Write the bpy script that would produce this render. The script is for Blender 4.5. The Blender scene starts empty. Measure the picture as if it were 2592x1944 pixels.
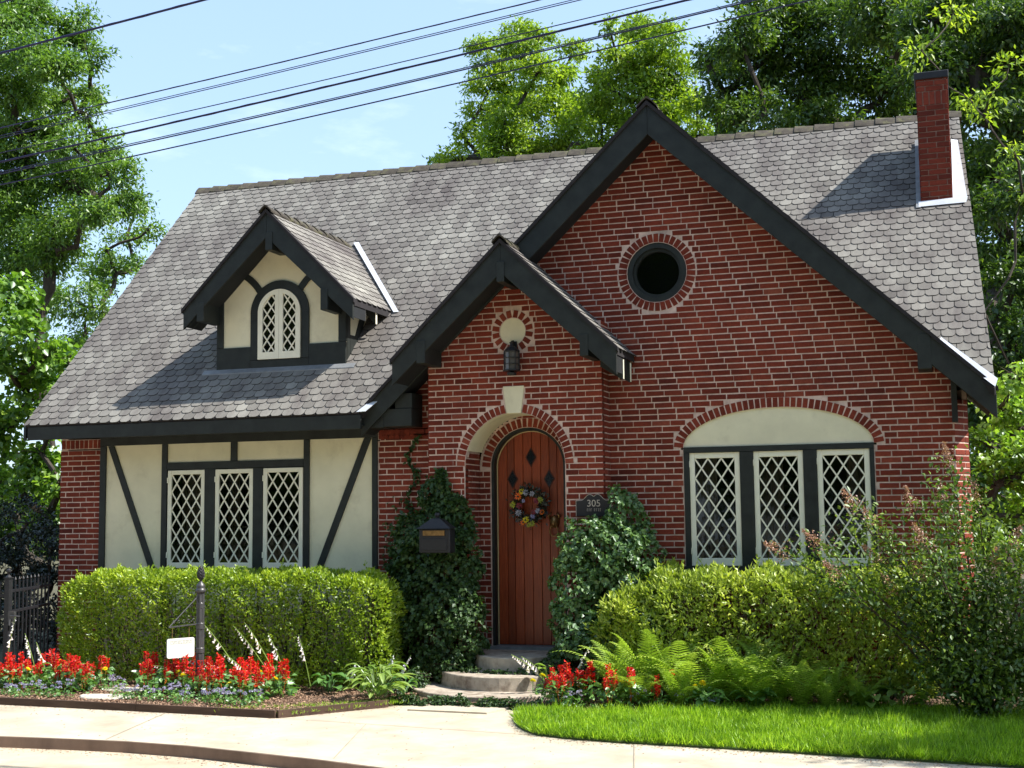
import bpy, math, random
import numpy as np
from mathutils import Matrix, Vector

scene = bpy.context.scene
C = scene.collection
R = math.radians

# ------------------------------------------------------------------ camera
cam_data = bpy.data.cameras.new("camera")
cam_data.sensor_width = 36.0
cam_data.lens = 3328.82 / 2592 * 36
cam_data.clip_start = 0.1
cam_data.clip_end = 2000
cam = bpy.data.objects.new("camera", cam_data)
C.objects.link(cam)
_f = Vector((-0.31503045, 0.94376835, 0.10028514))
_r = Vector((0.9481282, 0.3176871, -0.01130552))
_u = Vector((0.04252909, -0.09152159, 0.9948945))
_m = Matrix((_r, _u, -_f)).transposed().to_4x4()
_m.translation = Vector((3.65884, -14.58367, 2.05679))
cam.matrix_world = _m
scene.camera = cam

# ------------------------------------------------------------------ sky and sun
SUN_EL, SUN_ROT = R(50.6), R(87.4)
world = bpy.data.worlds.new("World")
scene.world = world
world.use_nodes = True
wn = world.node_tree.nodes
wl = world.node_tree.links
wn.clear()
w_out = wn.new("ShaderNodeOutputWorld")
w_bg = wn.new("ShaderNodeBackground")
w_sky = wn.new("ShaderNodeTexSky")
w_sky.sky_type = 'NISHITA'
w_sky.sun_disc = False
w_sky.sun_elevation = SUN_EL
w_sky.sun_rotation = SUN_ROT
w_sky.air_density = 1.0
w_sky.dust_density = 1.4
w_sky.ozone_density = 1.2
# thin drifting cloud, all over the dome
w_tc = wn.new("ShaderNodeTexCoord")
w_map = wn.new("ShaderNodeMapping")
w_map.inputs['Scale'].default_value = (2.2, 2.2, 7.0)
w_noise = wn.new("ShaderNodeTexNoise")
w_noise.inputs['Scale'].default_value = 2.6
w_noise.inputs['Detail'].default_value = 7
w_noise.inputs['Roughness'].default_value = 0.6
w_ramp = wn.new("ShaderNodeValToRGB")
w_ramp.color_ramp.elements[0].position = 0.56
w_ramp.color_ramp.elements[0].color = (0, 0, 0, 1)
w_ramp.color_ramp.elements[1].position = 0.80
w_ramp.color_ramp.elements[1].color = (0.6, 0.6, 0.6, 1)
w_mix = wn.new("ShaderNodeMixRGB")
w_mix.inputs['Color2'].default_value = (6.0, 6.5, 7.0, 1)
wl.new(w_tc.outputs['Generated'], w_map.inputs['Vector'])
wl.new(w_map.outputs['Vector'], w_noise.inputs['Vector'])
wl.new(w_noise.outputs['Fac'], w_ramp.inputs['Fac'])
wl.new(w_ramp.outputs['Color'], w_mix.inputs['Fac'])
wl.new(w_sky.outputs['Color'], w_mix.inputs['Color1'])
w_haze = wn.new("ShaderNodeMixRGB")          # pale humid summer haze over the whole dome
w_haze.inputs['Fac'].default_value = 0.44
w_haze.inputs['Color2'].default_value = (3.3, 4.7, 6.6, 1)
wl.new(w_mix.outputs['Color'], w_haze.inputs['Color1'])
wl.new(w_haze.outputs['Color'], w_bg.inputs['Color'])
w_bg.inputs['Strength'].default_value = 0.118
wl.new(w_bg.outputs['Background'], w_out.inputs['Surface'])

sun_data = bpy.data.lights.new("sun", 'SUN')
sun_data.energy = 5.0
sun_data.angle = R(0.5)
sun_data.color = (1.0, 0.95, 0.87)
sun = bpy.data.objects.new("sun", sun_data)
C.objects.link(sun)
_sd = Vector((math.sin(SUN_ROT) * math.cos(SUN_EL), math.cos(SUN_ROT) * math.cos(SUN_EL), math.sin(SUN_EL)))
sun.rotation_euler = _sd.to_track_quat('Z', 'Y').to_euler()
sun.location = (20, 2, 25)

scene.view_settings.view_transform = 'Standard'
scene.view_settings.look = 'None'
scene.view_settings.gamma = 1.0
scene.view_settings.use_curve_mapping = False
scene.view_settings.exposure = 1.06
scene.cycles.max_bounces = 8
scene.cycles.diffuse_bounces = 4
scene.cycles.transmission_bounces = 6
scene.cycles.transparent_max_bounces = 12
scene.cycles.use_denoising = True

# ------------------------------------------------------------------ helpers
rng = np.random.default_rng(7)
random.seed(11)


class MB:
    """collects faces; build() links them as ONE mesh object"""
    def __init__(s):
        s.v = []; s.f = []; s.t = []
        s.tint = 0.5
    def add(s, vs, fs, tint=None):
        n = len(s.v)
        s.v.extend([tuple(map(float, p)) for p in vs])
        s.t.extend([s.tint if tint is None else tint] * len(vs))
        s.f.extend([tuple(i + n for i in f) for f in fs])
        return s
    def box(s, x0, x1, y0, y1, z0, z1, tint=None):
        vs = [(x0, y0, z0), (x1, y0, z0), (x1, y1, z0), (x0, y1, z0), (x0, y0, z1), (x1, y0, z1), (x1, y1, z1), (x0, y1, z1)]
        return s.add(vs, [(0, 3, 2, 1), (4, 5, 6, 7), (0, 1, 5, 4), (1, 2, 6, 5), (2, 3, 7, 6), (3, 0, 4, 7)], tint)
    def extr(s, poly, fr, n0, n1, back=True, tint=None):
        """polygon (u,v) in frame fr extruded from n0 (back) to n1 (front)"""
        O, U, V, N = fr
        k = len(poly)
        vs = [O + U * u + V * v + N * n0 for u, v in poly] + [O + U * u + V * v + N * n1 for u, v in poly]
        fs = [tuple(range(k, 2 * k))] + [(i, (i + 1) % k, k + (i + 1) % k, k + i) for i in range(k)]
        if back: fs.append(tuple(range(k - 1, -1, -1)))
        return s.add(vs, fs, tint)
    def tube(s, pts, rad, n=6, tint=None, cap=True):
        pts = [Vector(p) for p in pts]
        if not hasattr(rad, '__len__'): rad = [rad] * len(pts)
        rings = []
        ref = Vector((0.13, 0.21, 0.97))
        for i, p in enumerate(pts):
            d = (pts[min(i + 1, len(pts) - 1)] - pts[max(i - 1, 0)])
            if d.length < 1e-9: d = Vector((0, 0, 1))
            d.normalize()
            a = d.cross(ref)
            if a.length < .1: a = d.cross(Vector((1, 0, 0)))
            a.normalize(); b = d.cross(a)
            rings.append([p + (a * math.cos(2 * math.pi * k / n) + b * math.sin(2 * math.pi * k / n)) * rad[i] for k in range(n)])
        vs = [q for r_ in rings for q in r_]
        fs = []
        for i in range(len(pts) - 1):
            for k in range(n):
                fs.append((i * n + k, i * n + (k + 1) % n, (i + 1) * n + (k + 1) % n, (i + 1) * n + k))
        if cap:
            fs.append(tuple(range(n - 1, -1, -1)))
            fs.append(tuple((len(pts) - 1) * n + k for k in range(n)))
        return s.add(vs, fs, tint)
    def lathe(s, prof, c, n=16, tint=None):
        """profile [(r,z)] turned about the vertical through c"""
        vs = []; fs = []
        for r_, z in prof:
            vs += [(c[0] + r_ * math.cos(2 * math.pi * k / n), c[1] + r_ * math.sin(2 * math.pi * k / n), c[2] + z) for k in range(n)]
        for i in range(len(prof) - 1):
            for k in range(n):
                fs.append((i * n + k, i * n + (k + 1) % n, (i + 1) * n + (k + 1) % n, (i + 1) * n + k))
        fs.append(tuple(range(n - 1, -1, -1)))
        fs.append(tuple((len(prof) - 1) * n + k for k in range(n)))
        return s.add(vs, fs, tint)
    def mesh(s, name):
        me = bpy.data.meshes.new(name)
        me.from_pydata(s.v, [], s.f)
        a = me.attributes.new('tint', 'FLOAT', 'POINT')
        a.data.foreach_set('value', np.array(s.t, dtype=np.float32))
        return me
    def build(s, name, mat, parent=None, smooth=False, bevel=0, **props):
        me = s.mesh(name)
        if mat: me.materials.append(mat)
        if smooth: me.shade_smooth()
        o = bpy.data.objects.new(name, me)
        C.objects.link(o)
        if parent: o.parent = parent
        if bevel:
            m = o.modifiers.new('bevel', 'BEVEL'); m.width = bevel; m.segments = 1; m.limit_method = 'ANGLE'
        for k, v in props.items(): o[k] = v
        return o


def fast_mesh(name, V, loops, sizes, tint, mat, parent=None, **props):
    me = bpy.data.meshes.new(name)
    V = np.ascontiguousarray(V, dtype=np.float32)
    me.vertices.add(len(V)); me.vertices.foreach_set('co', V.ravel())
    me.loops.add(len(loops)); me.loops.foreach_set('vertex_index', loops.astype(np.int32))
    me.polygons.add(len(sizes))
    st = np.concatenate([[0], np.cumsum(sizes)[:-1]]).astype(np.int32)
    me.polygons.foreach_set('loop_start', st)
    me.update(calc_edges=True)
    a = me.attributes.new('tint', 'FLOAT', 'POINT')
    a.data.foreach_set('value', np.ascontiguousarray(tint, dtype=np.float32))
    me.materials.append(mat)
    o = bpy.data.objects.new(name, me)
    C.objects.link(o)
    if parent: o.parent = parent
    for k, v in props.items(): o[k] = v
    return o


def unit(a):
    return a / np.maximum(np.linalg.norm(a, axis=-1, keepdims=True), 1e-9)


def leaf_obj(name, P, D, N, L, W, tint, mat, parent=None, fold=0.25, **props):
    """one two-triangle folded leaf per row: base P, long axis D, face normal N, length L, width W"""
    D = unit(D); S = unit(np.cross(D, N)); N = np.cross(S, D)
    n = len(P)
    L = np.broadcast_to(np.asarray(L, float).reshape(-1, 1), (n, 1)); W = np.broadcast_to(np.asarray(W, float).reshape(-1, 1), (n, 1))
    mid = P + D * L * 0.45 + N * W * fold
    V = np.stack([P, mid - S * W * .5, P + D * L, mid + S * W * .5], 1).reshape(-1, 3)
    # sides lifted by the fold, the spine stays low
    base = np.arange(n)[:, None] * 4
    loops = (base + np.array([0, 2, 1, 0, 3, 2])[None, :]).ravel()
    sizes = np.full(n * 2, 3)
    return fast_mesh(name, V, loops, sizes, np.repeat(tint, 4), mat, parent, **props)


def rand_dirs(n, g=None):
    g = g or rng
    return unit(g.normal(size=(n, 3)))


def empty(name, loc, label, cat, group=None):
    o = bpy.data.objects.new(name, None)
    o.empty_display_size = 0.2
    C.objects.link(o)
    o.location = loc
    o['label'] = label; o['category'] = cat
    if group: o['group'] = group
    return o


def adopt(parent, *kids):
    """parent children that were built in world coordinates"""
    for k in kids:
        k.parent = parent
        k.matrix_parent_inverse = Matrix.Translation(-parent.location)


def tag(o, label, cat, group=None, kind=None):
    o['label'] = label; o['category'] = cat
    if group: o['group'] = group
    if kind: o['kind'] = kind
    return o


def struct(mb, name, mat, parent=None, **k):
    return mb.build(name, mat, parent, kind='structure', **k)


X3, Y3, Z3 = Vector((1, 0, 0)), Vector((0, 1, 0)), Vector((0, 0, 1))


def front(y, x=0.0, z=0.0):
    """frame on a wall that faces the street: u=+X, v=+Z, n=-Y"""
    return (Vector((x, y, z)), X3, Z3, -Y3)


def clip_poly(poly, a, b, c):
    """keep the part where a*u+b*v+c >= 0"""
    out = []
    for i in range(len(poly)):
        p, q = poly[i], poly[(i + 1) % len(poly)]
        dp, dq = a * p[0] + b * p[1] + c, a * q[0] + b * q[1] + c
        if dp >= 0: out.append(p)
        if (dp >= 0) != (dq >= 0):
            t = dp / (dp - dq)
            out.append((p[0] + (q[0] - p[0]) * t, p[1] + (q[1] - p[1]) * t))
    return out


def poly_area(p):
    return 0.5 * abs(sum(p[i][0] * p[(i + 1) % len(p)][1] - p[(i + 1) % len(p)][0] * p[i][1] for i in range(len(p))))


# ------------------------------------------------------------------ materials
def nmat(name):
    m = bpy.data.materials.new(name); m.use_nodes = True
    n = m.node_tree.nodes; l = m.node_tree.links
    n.clear()
    out = n.new("ShaderNodeOutputMaterial")
    return m, n, l, out


def ramp(n, l, fac, stops):
    r_ = n.new("ShaderNodeValToRGB")
    e = r_.color_ramp.elements
    e[0].position, e[0].color = stops[0][0], (*stops[0][1], 1)
    e[1].position, e[1].color = stops[-1][0], (*stops[-1][1], 1)
    for p, c in stops[1:-1]:
        x = e.new(p); x.color = (*c, 1)
    l.new(fac, r_.inputs['Fac'])
    return r_.outputs['Color']


def noise(n, l, scale, detail=5, rough=0.55, vec=None, stretch=None):
    t = n.new("ShaderNodeTexNoise")
    t.inputs['Scale'].default_value = scale; t.inputs['Detail'].default_value = detail
    t.inputs['Roughness'].default_value = rough
    if vec is None:
        g = n.new("ShaderNodeNewGeometry"); vec = g.outputs['Position']
    if stretch:
        mp = n.new("ShaderNodeMapping"); mp.inputs['Scale'].default_value = stretch
        l.new(vec, mp.inputs['Vector']); vec = mp.outputs['Vector']
    l.new(vec, t.inputs['Vector'])
    return t.outputs['Fac']


def mixc(n, l, fac, a, b, mode='MIX'):
    m = n.new("ShaderNodeMixRGB"); m.blend_type = mode
    for s, v in (('Fac', fac), ('Color1', a), ('Color2', b)):
        if hasattr(v, 'links'): l.new(v, m.inputs[s])
        elif isinstance(v, (int, float)): m.inputs[s].default_value = v
        else: m.inputs[s].default_value = (*v, 1)
    return m.outputs['Color']


def bump(n, l, h, strength=0.3, dist=0.01):
    b = n.new("ShaderNodeBump"); b.inputs['Strength'].default_value = strength; b.inputs['Distance'].default_value = dist
    l.new(h, b.inputs['Height'])
    return b.outputs['Normal']


def solid(name, col, var=0.25, rough=0.7, nscale=6, bscale=60, bstr=0.2, bdist=0.004, metallic=0.0, spec=0.3, tintamt=0.0, stretch=None, dirt=None):
    """a plain weathered surface: base colour with soft variation, fine relief"""
    m, n, l, out = nmat(name)
    p = n.new("ShaderNodeBsdfPrincipled")
    f = noise(n, l, nscale, 6, .6, stretch=stretch)
    a = tuple(c * (1 - var) for c in col); b = tuple(min(1, c * (1 + var)) for c in col)
    c = ramp(n, l, f, [(0.3, a), (0.7, b)])
    if tintamt:
        at = n.new("ShaderNodeAttribute"); at.attribute_name = 'tint'
        t = ramp(n, l, at.outputs['Fac'], [(0, (1 - tintamt,) * 3), (1, (1 + tintamt,) * 3)])
        c = mixc(n, l, 1.0, c, t, 'MULTIPLY')
    if dirt:
        f2 = noise(n, l, dirt[0], 7, .65)
        k = ramp(n, l, f2, [(dirt[1], (0, 0, 0)), (dirt[2], (1, 1, 1))])
        c = mixc(n, l, k, c, dirt[3])
    l.new(c, p.inputs['Base Color'])
    p.inputs['Roughness'].default_value = rough
    p.inputs['Metallic'].default_value = metallic
    p.inputs['Specular IOR Level'].default_value = spec
    l.new(bump(n, l, noise(n, l, bscale, 4, .6), bstr, bdist), p.inputs['Normal'])
    l.new(p.outputs[0], out.inputs['Surface'])
    return m


def leafmat(name, dark, mid, light, trans=0.35, gloss=0.08, rough=0.4, nscale=1.2):
    m, n, l, out = nmat(name)
    at = n.new("ShaderNodeAttribute"); at.attribute_name = 'tint'
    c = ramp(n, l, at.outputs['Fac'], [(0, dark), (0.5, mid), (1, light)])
    f = noise(n, l, nscale, 3)
    k = ramp(n, l, f, [(0.3, (.72, .78, .8)), (0.7, (1.25, 1.15, 1.0))])
    c = mixc(n, l, 1.0, c, k, 'MULTIPLY')
    d = n.new("ShaderNodeBsdfDiffuse"); l.new(c, d.inputs['Color'])
    tr = n.new("ShaderNodeBsdfTranslucent")
    tc = mixc(n, l, 1.0, c, (1.5, 1.6, 0.7), 'MULTIPLY'); l.new(tc, tr.inputs['Color'])
    mx = n.new("ShaderNodeMixShader"); mx.inputs[0].default_value = trans
    l.new(d.outputs[0], mx.inputs[1]); l.new(tr.outputs[0], mx.inputs[2])
    g = n.new("ShaderNodeBsdfGlossy"); g.inputs['Roughness'].default_value = rough; g.inputs['Color'].default_value = (.9, .95, 1, 1)
    m2 = n.new("ShaderNodeMixShader"); m2.inputs[0].default_value = gloss
    l.new(mx.outputs[0], m2.inputs[1]); l.new(g.outputs[0], m2.inputs[2])
    l.new(m2.outputs[0], out.inputs['Surface'])
    return m


def brick_material():
    m, n, l, out = nmat('red_brick')
    p = n.new("ShaderNodeBsdfPrincipled")
    at = n.new("ShaderNodeAttribute"); at.attribute_name = 'tint'
    c = ramp(n, l, at.outputs['Fac'], [(0, (.085, .015, .009)), (0.4, (.155, .0265, .0145)), (0.8, (.20, .037, .020)), (1, (.27, .075, .045))])
    f = noise(n, l, 45, 6, .7)
    c = mixc(n, l, 1.0, c, ramp(n, l, f, [(.3, (.72, .70, .70)), (.72, (1.22, 1.25, 1.25))]), 'MULTIPLY')
    # broad weather stains and a few pale blooms
    f2 = noise(n, l, 1.3, 6, .6)
    c = mixc(n, l, 1.0, c, ramp(n, l, f2, [(.33, (.68, .68, .72)), (.62, (1.12, 1.10, 1.06))]), 'MULTIPLY')
    f3 = noise(n, l, 3.1, 8, .75, stretch=(1, 1, .45))
    c = mixc(n, l, ramp(n, l, f3, [(.66, (0, 0, 0)), (.82, (.28, .28, .28))]), c, (.34, .22, .19))
    l.new(c, p.inputs['Base Color'])
    p.inputs['Roughness'].default_value = .85
    p.inputs['Specular IOR Level'].default_value = .2
    l.new(bump(n, l, noise(n, l, 160, 5, .7), .5, .004), p.inputs['Normal'])
    l.new(p.outputs[0], out.inputs['Surface'])
    return m


def shingle_material():
    m, n, l, out = nmat('grey_shingle')
    p = n.new("ShaderNodeBsdfPrincipled")
    at = n.new("ShaderNodeAttribute"); at.attribute_name = 'tint'
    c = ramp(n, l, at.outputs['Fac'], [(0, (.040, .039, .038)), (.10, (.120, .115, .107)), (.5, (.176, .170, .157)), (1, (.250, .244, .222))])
    f = noise(n, l, .75, 5, .6)
    c = mixc(n, l, 1.0, c, ramp(n, l, f, [(.34, (.76, .73, .74)), (.66, (1.10, 1.10, 1.08))]), 'MULTIPLY')
    # soot runs down the slope
    f2 = noise(n, l, 2.2, 6, .65, stretch=(1.6, .35, .35))
    c = mixc(n, l, 1.0, c, ramp(n, l, f2, [(.36, (.70, .67, .69)), (.58, (1.05, 1.05, 1.04))]), 'MULTIPLY')
    f3 = noise(n, l, 220, 3, .8)
    c = mixc(n, l, 1.0, c, ramp(n, l, f3, [(.3, (.70, .70, .70)), (.7, (1.3, 1.3, 1.3))]), 'MULTIPLY')
    l.new(c, p.inputs['Base Color'])
    p.inputs['Roughness'].default_value = .9
    p.inputs['Specular IOR Level'].default_value = .15
    l.new(bump(n, l, f3, .35, .003), p.inputs['Normal'])
    l.new(p.outputs[0], out.inputs['Surface'])
    return m


def glass_material():
    m, n, l, out = nmat('window_glass')
    t = n.new("ShaderNodeBsdfTransparent"); t.inputs['Color'].default_value = (.72, .75, .72, 1)
    g = n.new("ShaderNodeBsdfGlossy"); g.inputs['Roughness'].default_value = .03
    l.new(bump(n, l, noise(n, l, 7, 3), .12, .02), g.inputs['Normal'])
    fr = n.new("ShaderNodeFresnel"); fr.inputs['IOR'].default_value = 1.7
    mx = n.new("ShaderNodeMixShader")
    l.new(fr.outputs[0], mx.inputs[0]); l.new(t.outputs[0], mx.inputs[1]); l.new(g.outputs[0], mx.inputs[2])
    l.new(mx.outputs[0], out.inputs['Surface'])
    return m


def wood_material():
    m, n, l, out = nmat('varnished_door_wood')
    p = n.new("ShaderNodeBsdfPrincipled")
    at = n.new("ShaderNodeAttribute"); at.attribute_name = 'tint'
    f = noise(n, l, 14, 6, .6, stretch=(7, 7, .35))
    c = ramp(n, l, f, [(.28, (.13, .021, .006)), (.5, (.235, .040, .011)), (.74, (.34, .072, .019))])
    c = mixc(n, l, 1.0, c, ramp(n, l, at.outputs['Fac'], [(0, (.72, .7, .7)), (1, (1.22, 1.2, 1.2))]), 'MULTIPLY')
    l.new(c, p.inputs['Base Color'])
    p.inputs['Roughness'].default_value = .38
    p.inputs['Specular IOR Level'].default_value = .5
    l.new(bump(n, l, f, .15, .003), p.inputs['Normal'])
    l.new(p.outputs[0], out.inputs['Surface'])
    return m


M = dict(
    brick=brick_material(),
    shingle=shingle_material(),
    glass=glass_material(),
    wood=wood_material(),
    mortar=solid('pinkish_mortar', (.52, .385, .325), .30, .92, 9, 130, .5, .004, dirt=(2.4, .56, .8, (.22, .19, .17))),
    trim=solid('dark_green_black_paint', (.0135, .0170, .0155), .40, .58, 7, 90, .3, .003, spec=.35),
    trim_in=solid('dark_soffit_paint', (.014, .016, .018), .2, .7, 5, 60, .15, .003),
    cream=solid('cream_stucco', (.66, .615, .44), .09, .88, 2.2, 38, .40, .004, dirt=(3.2, .54, .92, (.45, .40, .28))),
    white=solid('cream_window_paint', (.74, .71, .57), .06, .6, 8, 80, .12, .002),
    under=solid('roof_underlay', (.022, .020, .022), .2, .95),
    ridge=solid('mossy_ridge_cap', (.055, .047, .037), .35, .95, 12, 70, .6, .01, tintamt=.25, dirt=(9, .5, .75, (.12, .12, .055))),
    flashing=solid('pale_metal_flashing', (.62, .64, .68), .10, .42, 4, 40, .15, .004, metallic=.35, spec=.5),
    lead=solid('grey_lead_flashing', (.20, .21, .22), .2, .6, 10, 60, .3, .004, metallic=.3),
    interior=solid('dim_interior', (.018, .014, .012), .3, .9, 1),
    curtain=solid('dark_curtain', (.20, .165, .14), .3, .9, 20, stretch=(6, 6, .3)),
    shade=solid('white_lamp_shade', (.75, .72, .68), .05, .9),
    iron=solid('black_painted_iron', (.014, .014, .017), .2, .5, 20, 120, .2, .002, spec=.35),
    ironpost=solid('grey_cast_iron', (.040, .039, .041), .25, .42, 20, 150, .3, .002, spec=.6),
    brass=solid('aged_brass', (.25, .15, .06), .35, .35, 25, 90, .25, .003, metallic=.75, spec=.5),
    signwhite=solid('white_sign_board', (.62, .61, .57), .03, .5),
    signmark=solid('faded_sign_print', (.20, .21, .18), .1, .6),
    silver=solid('silver_numerals', (.42, .38, .34), .1, .4, metallic=.4),
    concrete=solid('pale_concrete', (.44, .385, .295), .16, .9, 1.4, 120, .5, .005, dirt=(1.3, .45, .70, (.31, .26, .19))),
    stepc=solid('weathered_step_concrete', (.36, .31, .25), .25, .9, 5, 90, .5, .006, dirt=(7, .47, .68, (.16, .12, .09))),
    kerbc=solid('brown_stained_kerb', (.20, .135, .10), .3, .9, 3, 80, .5, .006, stretch=(1, 1, .4)),
    road=solid('sandy_asphalt', (.46, .385, .28), .16, .95, 2.5, 260, .8, .006, dirt=(1.2, .5, .75, (.33, .27, .19))),
    soil=solid('brown_bed_soil', (.14, .088, .058), .4, .95, 12, 90, .9, .03, dirt=(20, .5, .7, (.24, .17, .11))),
    ground=solid('rough_ground', (.09, .085, .05), .35, .95, 1.5, 30, .8, .03),
    edging=solid('dark_timber_edging', (.07, .042, .028), .3, .85, 6, 60, .5, .005, stretch=(.5, .5, 3)),
    chips=solid('bark_chips', (.26, .165, .11), .3, .9, 30, tintamt=.5),
    stone=solid('pale_stepping_stone', (.48, .44, .36), .15, .9, 8, 60, .5, .008),
    chimmortar=solid('sooty_mortar', (.27, .185, .15), .3, .95, 14, 90, .5, .004),
    bark=solid('tree_bark', (.045, .037, .028), .35, .95, 10, 40, .8, .02, stretch=(1, 1, .3)),
    twig=solid('shrub_twigs', (.055, .040, .026), .3, .95, 14),
    darktwig=solid('hedge_inner_shade_twigs', (.020, .020, .010), .35, .95, 10),
    cable=solid('black_cable', (.018, .018, .07), .15, .5),
    lantern=solid('smoky_lantern_glass', (.09, .08, .075), .2, .2, spec=.6),
)
M['hedge'] = leafmat('hedge_leaf', (.08, .14, .010), (.225, .335, .022), (.43, .53, .055), .36, .04)
M['azalea'] = leafmat('azalea_leaf', (.10, .155, .022), (.25, .34, .045), (.46, .54, .11), .32, .035)
M['ivy'] = leafmat('ivy_leaf', (.014, .036, .009), (.034, .074, .018), (.078, .14, .036), .2, .025, .5)
M['fern'] = leafmat('fern_leaf', (.13, .22, .03), (.26, .39, .06), (.42, .55, .12), .40, .025)
M['grass'] = leafmat('grass_blade', (.08, .17, .010), (.22, .39, .022), (.42, .60, .06), .38, .02, nscale=2.5)
M['bedleaf'] = leafmat('bedding_leaf', (.045, .12, .025), (.095, .22, .05), (.19, .34, .09), .3, .06)
M['hosta'] = leafmat('hosta_leaf', (.09, .17, .03), (.16, .27, .045), (.27, .38, .10), .4, .06)
M['myrtle'] = leafmat('crape_myrtle_leaf', (.034, .070, .013), (.085, .150, .026), (.22, .31, .05), .34, .035, .45)
M['treeA'] = leafmat('pecan_leaf', (.034, .080, .014), (.095, .19, .030), (.21, .33, .06), .45, .035, nscale=.5)
M['treeE'] = leafmat('light_tree_leaf', (.075, .14, .016), (.18, .285, .028), (.36, .46, .05), .46, .03, nscale=.4)
M['treeG'] = leafmat('dark_tree_leaf', (.018, .042, .007), (.055, .110, .017), (.155, .235, .035), .42, .035, nscale=.5)
M['bushC'] = leafmat('broadleaf_bush_leaf', (.045, .11, .012), (.12, .235, .026), (.27, .42, .07), .42, .04, nscale=.8)
M['dark'] = leafmat('dark_evergreen_leaf', (.006, .014, .006), (.014, .026, .012), (.030, .050, .022), .12, .06)
M['white_petal'] = leafmat('white_petal', (.55, .50, .62), (.70, .66, .74), (.82, .80, .82), .3, .03)
M['red_petal'] = leafmat('red_petal', (.40, .006, .008), (.62, .012, .014), (.78, .035, .02), .3, .04)
M['orange_petal'] = leafmat('orange_calyx', (.50, .10, .02), (.62, .20, .04), (.65, .40, .10), .3, .03)
M['yellow_petal'] = leafmat('yellow_petal', (.65, .50, .01), (.80, .66, .015), (.88, .78, .04), .3, .03)
M['purple_petal'] = leafmat('lavender_petal', (.22, .20, .42), (.34, .32, .58), (.48, .46, .70), .3, .03)
M['seed'] = leafmat('pinkish_seed_head', (.22, .11, .08), (.38, .20, .15), (.52, .34, .26), .2, .04)
M['yellowgreen_petal'] = leafmat('yellow_green_petal', (.30, .34, .03), (.40, .44, .04), (.5, .52, .08), .3, .03)
M['burgundy_petal'] = leafmat('burgundy_petal', (.14, .01, .02), (.22, .015, .03), (.3, .03, .05), .2, .03)
M['greyblue_petal'] = leafmat('grey_lavender_petal', (.22, .22, .28), (.32, .32, .40), (.42, .42, .5), .2, .03)
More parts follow.
